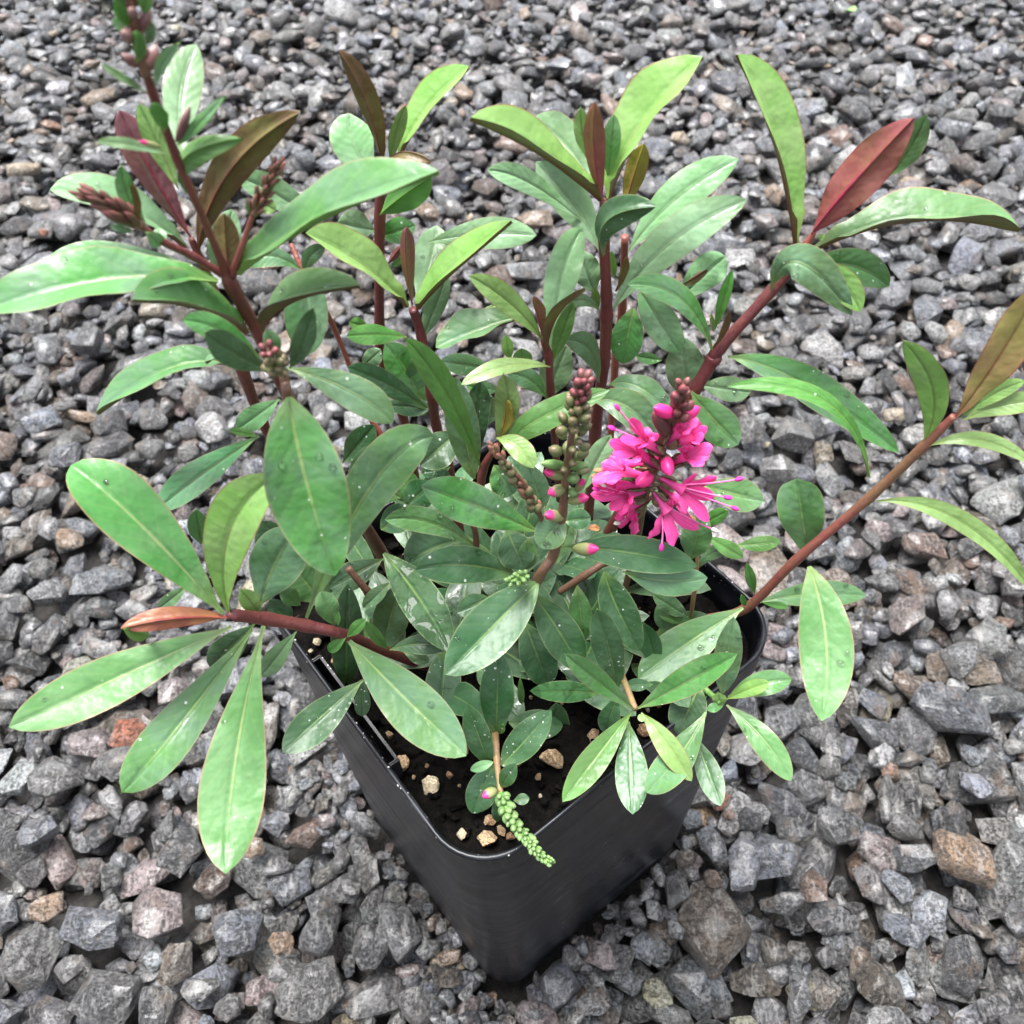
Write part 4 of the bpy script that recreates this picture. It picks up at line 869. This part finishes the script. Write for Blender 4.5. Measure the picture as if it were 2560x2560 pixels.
# ------------------------------------------------------------------ potting soil and pumice
g = NT('soil_dark_peat'); tc = g.n('TexCoord').outputs['Object']; n1 = g.noise(tc, 330, 6, .72); n2 = g.noise(tc, 60, 3, .6); n3 = g.noise(tc, 1500, 3, .7)
c = g.mix(g.ramp(n1, .4, .7), (.0016, .0014, .0012), (.0085, .0068, .0052)); c = g.mix(g.math('MULTIPLY', g.ramp(n3, .68, .78), .35), c, (.05, .03, .018))
SOIL = g.done(g.n('BsdfPrincipled', {'Base Color': c, 'Roughness': g.math('MULTIPLY_ADD', n1, -.25, .85), 'Specular IOR Level': .12, 'Normal': g.bump(g.math('ADD', n1, g.math('MULTIPLY', n3, .3)), .002, .9)}))
from mathutils import noise as mn
NS = 110; HS_ = 53.1
V, F = [], []
for j in range(NS+1):
    for i in range(NS+1):
        x = (i/NS*2-1)*HS_; y = (j/NS*2-1)*HS_
        q = Vector((x, y, 0))
        z = 155+2.6*mn.noise(q*.06)+1.5*mn.noise(q*.22)+.9*abs(mn.noise(q*.6))+.5*mn.noise(q*1.5)
        # clip the square's corners to the pot's rounding
        ax, ay = abs(x)-(HS_-14.4), abs(y)-(HS_-14.4)
        if ax > 0 and ay > 0:
            d = math.hypot(ax, ay)
            if d > 14.4: s_ = 14.4/d; x = math.copysign(HS_-14.4+ax*s_, x); y = math.copysign(HS_-14.4+ay*s_, y)
        V.append((x*MM, y*MM, z*MM))
F = [(j*(NS+1)+i, j*(NS+1)+i+1, (j+1)*(NS+1)+i+1, (j+1)*(NS+1)+i) for j in range(NS) for i in range(NS)]
soil = obj('potting_soil', V, F, SOIL); soil.rotation_euler = (0, 0, POT_YAW)
tag(soil, 'dark crumbly potting soil filling the black pot', 'soil')
V, F, nb = [], [], 0
for k in range(900):
    x, y = rng.uniform(-51, 51, 2)
    if abs(x) > 40 and abs(y) > 40: continue
    s = float(np.clip(np.exp(rng.normal(math.log(.75), .5)), .3, 2.4)); si = rng.integers(NLIB); _, co, tri = LIB_LO[si]
    R = rotm(rng.uniform(0, 6), rng.uniform(0, 6), rng.uniform(0, 6)); size = np.array([s*rng.uniform(.8, 2.2), s, s*.8])
    V.append(((co*size)@R.T+np.array([x, y, 155.8+rng.normal()*1.0]))*MM); F.append(tri+nb); nb += len(co)
crumbs = obj('soil_crumbs', np.concatenate(V), [tuple(map(int, t)) for t in np.concatenate(F)], SOIL, soil, smooth=False); tag(crumbs, kind='stuff')
# twigs of bark and root fibre on the soil
def tube(pts, rad, n=8, cap=True):
    P = [Vector(p) for p in pts]; V, F = [], []
    prev = None
    for i, p in enumerate(P):
        t = (P[min(i+1, len(P)-1)]-P[max(i-1, 0)]).normalized()
        if prev is None: a = t.orthogonal().normalized()
        else: a = (prev-t*prev.dot(t)).normalized()
        prev = a; b = t.cross(a); r = rad[i] if isinstance(rad, (list, tuple, np.ndarray)) else rad
        for k in range(n):
            an = 2*pi*k/n; V.append(p+(a*cos(an)+b*sin(an))*r)
    for i in range(len(P)-1):
        for k in range(n):
            F.append((i*n+k, i*n+(k+1) % n, (i+1)*n+(k+1) % n, (i+1)*n+k))
    if cap: F.append(tuple(range(n))[::-1]); F.append(tuple(range((len(P)-1)*n, len(P)*n)))
    return V, F
ROOT = plain('root_fibre', (.09, .045, .03), .7)
for k in range(14):
    x, y = rng.uniform(-48, 48, 2); a = rng.uniform(0, 6.28); l = rng.uniform(4, 16); pts = []
    for i in range(6):
        pts.append((x*MM, y*MM, (156.6+rng.normal()*.5)*MM)); a += rng.normal()*.4; x = np.clip(x+cos(a)*l/5, -50, 50); y = np.clip(y+sin(a)*l/5, -50, 50)
    v, f_ = tube(pts, rng.uniform(.12, .35)*MM, 5); obj('root_fibre', v, f_, ROOT, soil)
PUMC = [plain('pumice_buff', (.52, .36, .21), .85, .45, 3.5), plain('pumice_pale', (.66, .56, .38), .85, .35, 3.5), plain('pumice_brown', (.36, .21, .12), .85, .45, 3.5)]
Ri = Matrix.Rotation(-POT_YAW, 3, 'Z')
plist = [(x, y, w_, ci) for x, y, z, w_, ci in PUMICE]
for k in range(90): plist.append((*(np.array(Matrix.Rotation(POT_YAW, 3, 'Z'))[:2, :2]@rng.uniform(-48, 48, 2)), float(rng.uniform(.5, 1.7)), int(rng.integers(3))))
for x, y, w_, ci in plist:
    q = Ri@Vector((x, y, 0)); q.x = max(-51, min(51, q.x)); q.y = max(-51, min(51, q.y))
    src = LIB_HI[int(rng.integers(NLIB))][0].copy(); src.materials.clear(); src.materials.append(PUMC[ci])
    o = link(bpy.data.objects.new('pumice', src), soil); o.location = (q.x*MM, q.y*MM, (156.6+w_*.15)*MM)
    o.scale = (w_*.5*MM*rng.uniform(.9, 1.15), w_*.5*MM*rng.uniform(.8, 1), w_*.4*MM); o.rotation_euler = tuple(rng.uniform(0, 6, 3))
# ------------------------------------------------------------------ the plant
plant = bpy.data.objects.new('flowering_shrub', None); link(plant); plant.location = (0, 0, .155)
tag(plant, 'leafy flowering shrub with red stems and one magenta flower spike, growing in the black pot', 'plant')
PINV = Matrix.Translation((0, 0, -.155))
def L3(p): return Vector((p[0]*MM, p[1]*MM, p[2]*MM-.155))
VCOL = [-1, -.93, -.75, -.5, -.25, -.07, 0, .07, .25, .5, .75, .93, 1]
SHAPE = {'o': (1.12, .74), 'e': (.82, .72), 'l': (1.45, .78), 'r': (.95, .42)}
def blade(name, B, Mi, T, nrm, width, fold, shape, twist, mats, parent, rows=18, thick=.00028, pet=.07, wav=1.0):
    """one leaf or petal: a folded, arched blade with an upper and a lower skin"""
    ctrl = Mi*2-(B+T)*.5
    pw, q = SHAPE[shape]; pk = pw/(pw+q); mx = pk**pw*(1-pk)**q
    fold *= random.uniform(.75, 1.35) if abs(fold) < 25 else 1; twist += random.uniform(-16, 16); cup = random.uniform(.02, .20)
    Nr = Vector(nrm).normalized(); V = []; UV = []; nc = len(VCOL)
    Ln = (Mi-B).length+(T-Mi).length
    ph = random.uniform(0, 6.28); f2 = random.uniform(1.2, 2.6); am = random.uniform(.015, .07)*wav*width
    low = []
    asym = random.uniform(-.05, .05)
    for i in range(rows+1):
        t = i/rows; t = t+.03*sin(2*pi*t)*-1; t = min(max(t, 0), 1)
        p = B*((1-t)**2)+ctrl*(2*t*(1-t))+T*(t*t); tg = (ctrl-B)*(2*(1-t))+(T-ctrl)*(2*t)
        if tg.length < 1e-9: tg = T-B
        tg.normalize()
        n = (Nr-tg*Nr.dot(tg)).normalized()
        if twist: n = Matrix.Rotation(radians(twist)*(t-.5), 3, tg)@n
        s = tg.cross(n)
        prof = (max(t, 1e-4)**pw*max(1-t, 0)**q)/mx
        hw_ = width*.5*max(prof, pet*(1-t)*1.0 if t < .5 else 0)
        hw_ = max(hw_, width*.004)
        fo = math.tan(radians(fold))*(1.0 if t > .15 else 1.6)
        for v in VCOL:
            h = abs(v)*hw_*fo-cup*hw_*v*v-(.0003 if abs(v) < .01 else 0)*min(1, hw_/.003)
            h += am*sin(t*f2*6.28+ph+(1.3 if v > 0 else 0))*v*v*min(1, prof*1.3)
            pp = p+s*(v*hw_*(1+asym*(1 if v > 0 else -1)))+n*h
            V.append(pp); UV.append((t, v*.5+.5))
            th = thick*(1-abs(v)**3)+(thick*1.6 if abs(v) < .08 else 0)
            low.append(pp-n*th)
    nt_ = len(V); F = []; FM = []
    for i in range(rows):
        for k in range(nc-1):
            a = i*nc+k; F.append((a, a+nc, a+nc+1, a+1)); FM.append(0)
    for i in range(rows):
        for k in range(nc-1):
            a = nt_+i*nc+k; F.append((a, a+1, a+nc+1, a+nc)); FM.append(1)
    o = obj(name, V+low, F, mats, parent, FM, UV+UV)
    return o
leaf_objs = []
for r in LEAVES:
    B, Mi, T = L3(r[0:3]), L3(r[3:6]), L3(r[6:9]); k = r[14]
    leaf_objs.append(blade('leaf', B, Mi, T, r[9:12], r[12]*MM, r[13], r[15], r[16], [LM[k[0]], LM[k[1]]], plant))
# beads of rain on some leaves
WATER = NT('rain_water'); WATER = WATER.done(WATER.n('BsdfPrincipled', {'Base Color': (1, 1, 1), 'Roughness': .02, 'IOR': 1.33, 'Transmission Weight': 1.0}))
bmw = bmesh.new(); bmesh.ops.create_icosphere(bmw, subdivisions=3, radius=1)
for v in bmw.verts:
    if v.co.z < 0: v.co.z *= .12
    else: v.co.z *= .55
mew = bpy.data.meshes.new('water_droplet'); bmw.to_mesh(mew); bmw.free(); mew.polygons.foreach_set('use_smooth', [True]*len(mew.polygons)); mew.materials.append(WATER)
rd = random.Random(21)
for lo_, r in zip(leaf_objs, LEAVES):
    if r[12] < 6.5 or r[14][0] not in 'gldwp': continue
    for k in range(rd.choice((0, 1, 2, 3))):
        me_ = lo_.data; ri = rd.randint(5, 14); ci = rd.choice((2, 3, 4, 8, 9, 10)); vtx = me_.vertices[ri*13+ci]
        p2 = me_.vertices[ri*13+ci+1].co; p3 = me_.vertices[(ri+1)*13+ci].co
        nn = (p2-vtx.co).cross(p3-vtx.co).normalized()
        if nn.dot(Vector(r[9:12])) < 0: nn = -nn
        o = bpy.data.objects.new('water_droplet', mew); link(o, lo_); s = rd.uniform(.35, .85)*MM
        o.matrix_basis = Matrix.Translation(vtx.co+nn*.00002)@nn.to_track_quat('Z', 'Y').to_matrix().to_4x4()@Matrix.Diagonal((s*rd.uniform(.9, 1.3), s, s, 1))
# low leaves near the soil that fill the shade between the stems
rf = random.Random(4)
for k in range(95):
    a = rf.uniform(0, 6.28); rr = rf.uniform(5, 48); bx, by = rr*cos(a)*.95, rr*sin(a)*.8+9
    u = Ri@Vector((bx, by, 0))
    if abs(u.x) > 44 or abs(u.y) > 44 or by < -38: continue
    da = rf.uniform(0, 6.28); ln = rf.uniform(18, 30); zb = rf.uniform(158, 170); el = rf.uniform(.0, .7)
    d = Vector((cos(da)*cos(el), sin(da)*cos(el), sin(el))); B = Vector((bx, by, zb)); T = B+d*ln; Mi = (B+T)/2+Vector((0, 0, 2))
    n = Vector((rf.uniform(-.3, .3), rf.uniform(-.5, .1), 1)); n = (n-d*n.dot(d)).normalized()
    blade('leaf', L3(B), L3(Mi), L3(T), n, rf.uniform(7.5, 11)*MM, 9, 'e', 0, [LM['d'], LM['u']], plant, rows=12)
# stems
def catmull(P, per=7):
    out = []
    for i in range(len(P)-1):
        p0 = P[max(i-1, 0)]; p1 = P[i]; p2 = P[i+1]; p3 = P[min(i+2, len(P)-1)]
        for k in range(per):
            t = k/per; out.append(.5*((2*p1)+(-p0+p2)*t+(2*p0-5*p1+4*p2-p3)*t*t+(-p0+3*p1-3*p2+p3)*t**3))
    out.append(P[-1]); return out
for nm, kind, pts in STEMS:
    P = [np.array(p) for p in pts]; Q = catmull(P)
    rad = [max(q[3], .15)*MM for q in Q]
    for i in range(len(P)):                       # swollen leaf nodes
        c = i*7
        if 0 < i < len(P)-1:
            for d in (-1, 0, 1):
                if 0 <= c+d < len(rad): rad[c+d] *= 1.16 if d == 0 else 1.06
    v, f_ = tube([L3(q) for q in Q], rad, 12)
    obj('stem', v, f_, SM[kind], plant)
# buds
def bud_mesh(name, mat, pts=((0, .16), (.08, .30), (.25, .44), (.5, .5), (.72, .42), (.88, .26), (1, .04)), n=9, ridge=.10):
    V, F = [], []
    for z, r in pts:
        for k in range(n):
            a = 2*pi*k/n; rr = r*(1+ridge*cos(3*a)); V.append((rr*cos(a), rr*sin(a), z))
    for i in range(len(pts)-1):
        for k in range(n): F.append((i*n+k, i*n+(k+1) % n, (i+1)*n+(k+1) % n, (i+1)*n+k))
    F.append(tuple(range(n))[::-1]); F.append(tuple(range((len(pts)-1)*n, len(pts)*n)))
    o = obj(name, V, F, mat); me = o.data; bpy.data.objects.remove(o); return me
BUDM = {k: bud_mesh('bud', m) for k, m in BM.items()}
BUDM['bract'] = bud_mesh('bud', BM['bract'], ((0, .2), (.2, .34), (.55, .42), (.8, .3), (1, .05)), 8, .2)
def place_bud(p, d, ln, wd, kind, parent):
    o = bpy.data.objects.new('bud', BUDM[kind]); link(o, parent)
    q = d.to_track_quat('Z', 'Y').to_matrix().to_4x4()
    o.matrix_parent_inverse = Matrix()
    o.matrix_basis = Matrix.Translation(p)@q@Matrix.Rotation(random.uniform(0, 6.28), 4, 'Z')@Matrix.Diagonal((wd, wd, ln, 1))
    return o
for nm, pts, n, l0, l1, kind, tilt, t0, r0, r1, pink in SPIKES:
    P = catmull([np.array(p+[0]) for p in pts], 8); P = [L3(q) for q in P]
    v, f_ = tube(P, [(.7-.45*i/len(P))*MM*(1.0 if l0 < .5 else 1.2) for i in range(len(P))], 8)
    spike = obj('flower_spike', v, f_, SM['green' if kind == 'green' else 'brown'], plant)
    for k in range(n):
        t = (k+.3)/n; x = t*(len(P)-1); i = min(int(x), len(P)-2); p = P[i].lerp(P[i+1], x-i); ax = (P[i+1]-P[i]).normalized()
        a = k*2.39996+random.uniform(-.3, .3); s = ax.orthogonal().normalized(); s = Matrix.Rotation(a, 3, ax)@s
        tl = radians(tilt*(1-.45*t)+random.uniform(-8, 8)); d = ax*cos(tl)+s*sin(tl)
        ln = (l0+(l1-l0)*t)*10*MM*random.uniform(.72, 1.18)
        kd = kind
        if kind == 'green_to_pink': kd = 'olive' if t < .66+random.uniform(-.12, .12) else 'pinkdark'
        if kind == 'brown': kd = 'olive' if t < .75 and k % 3 else 'brown'
        off = (.0019*(1-t)+.0003) if kind == 'green_to_pink' and n > 40 else .0005
        place_bud(p+s*off, d, ln, ln*(.76 if kd in ('green', 'olive', 'pinkdark') else .5 if kd != 'bract' else .36), kd, spike)
for r in BUDS:
    B, T = L3(r[0:3]), L3(r[3:6]); d = T-B
    place_bud(B, d.normalized(), d.length, r[6]*MM*1.05, r[7], plant)
    tb, tf = tube([B-d*.35, B+d*.1], .35*MM, 6)
# open flowers
for Bp, Mp, petals, stam in FLOWERS:
    B, Mo = L3(Bp), L3(Mp); ax = (Mo-B).normalized(); ln = (Mo-B).length
    pts = [B+ax*ln*t for t in (0, .25, .5, .75, 1.0)]
    v, f_ = tube(pts, [.5*MM, .75*MM, .85*MM, 1.05*MM, 1.5*MM], 12, cap=False)
    fl = obj('flower', v, f_, PETAL, plant, uv=[(.3, .5)]*len(v))
    for k in range(4):
        a = k*pi/2+random.random(); s = Matrix.Rotation(a, 3, ax)@ax.orthogonal().normalized()
        b0 = B+s*.5*MM; t0 = B+ax*ln*.62+s*1.5*MM
        blade('sepal', b0, (b0+t0)/2+s*.5*MM, t0, s, 1.6*MM, 0, 'e', 0, [CALYX, CALYX], fl, rows=6)
    v, f_ = tube([B-ax*.0035, B+ax*.0005], [.35*MM, .55*MM], 7); obj('flower_stalk', v, f_, CALYX, fl)
    for px_, py_, pz_, pw_ in petals:
        T = L3((px_, py_, pz_)); d = (T-Mo); b0 = Mo-ax*.0012+d.normalized()*.0006
        n = (CAM_LOC-Vector((0, 0, .155))-T).normalized()*.5-ax*0.0+ (ax*.8); n = (n-d.normalized()*n.dot(d.normalized())).normalized()
        Mi = (b0+T)/2+ax*d.length*.12
        blade('petal', b0, Mi, T, n, pw_*1.0*MM, -6, 'e', random.uniform(-20, 20), [PETAL, PETAL], fl, rows=10, thick=.0002, pet=.3, wav=1.5)
    for sx, sy, sz, kind in stam:
        T = L3((sx, sy, sz)); b0 = Mo-ax*.003; mid = (b0+T)/2+ax*.0015
        pts = [b0*(1-t)**2+mid*2*t*(1-t)+T*t*t for t in [i/8 for i in range(9)]]
        v, f_ = tube(pts, .2*MM, 6); stm = obj('stamen', v, f_, FIL, fl)
        d = (pts[-1]-pts[-2]).normalized(); s = d.orthogonal().normalized()
        me = BUDM.get('an_'+kind)
        if me is None: me = BUDM['an_'+kind] = bud_mesh('anther', STA[kind], n=8, ridge=.2)
        o = bpy.data.objects.new('anther', me); link(o, fl)
        o.matrix_basis = Matrix.Translation(T-d*.0008)@d.to_track_quat('Z', 'Y').to_matrix().to_4x4()@Matrix.Diagonal((.0012, .0009, .0021, 1))

# ------------------------------------------------------------------ small loose things
DRY = plain('dried_petal', (.36, .15, .05), .6, .4, 700)
def loose(name, pts, w_, mats, label, cat, fold=18):
    P = [Vector(p)*MM for p in pts]; c = (P[0]+P[1])/2
    e = bpy.data.objects.new(name, None)
    m = (P[0]+P[1])/2-c+Vector((0, 0, w_*.25*MM))
    o = blade(name, P[0]-c, m, P[1]-c, (0, -.2, 1), w_*MM, fold, 'e', 20, mats, None, rows=8)
    o.location = c; tag(o, label, cat); bpy.data.objects.remove(e); return o
LOOSE = [[[17.9, -17.5, 227.8], [20.5, -17.5, 227.3]], [[322.6, 723.5, 10.0], [328.6, 715.2, 14.0]]]
loose('dried_petal', LOOSE[0], 1.6, [DRY, DRY], 'small dried orange-brown petal lying on a dark leaf below the magenta flowers', 'petal')
loose('fallen_leaf', LOOSE[1], 9, [LM['y'], LM['u']], 'tiny bright green leaf lying on the far gravel near the top edge', 'leaf')
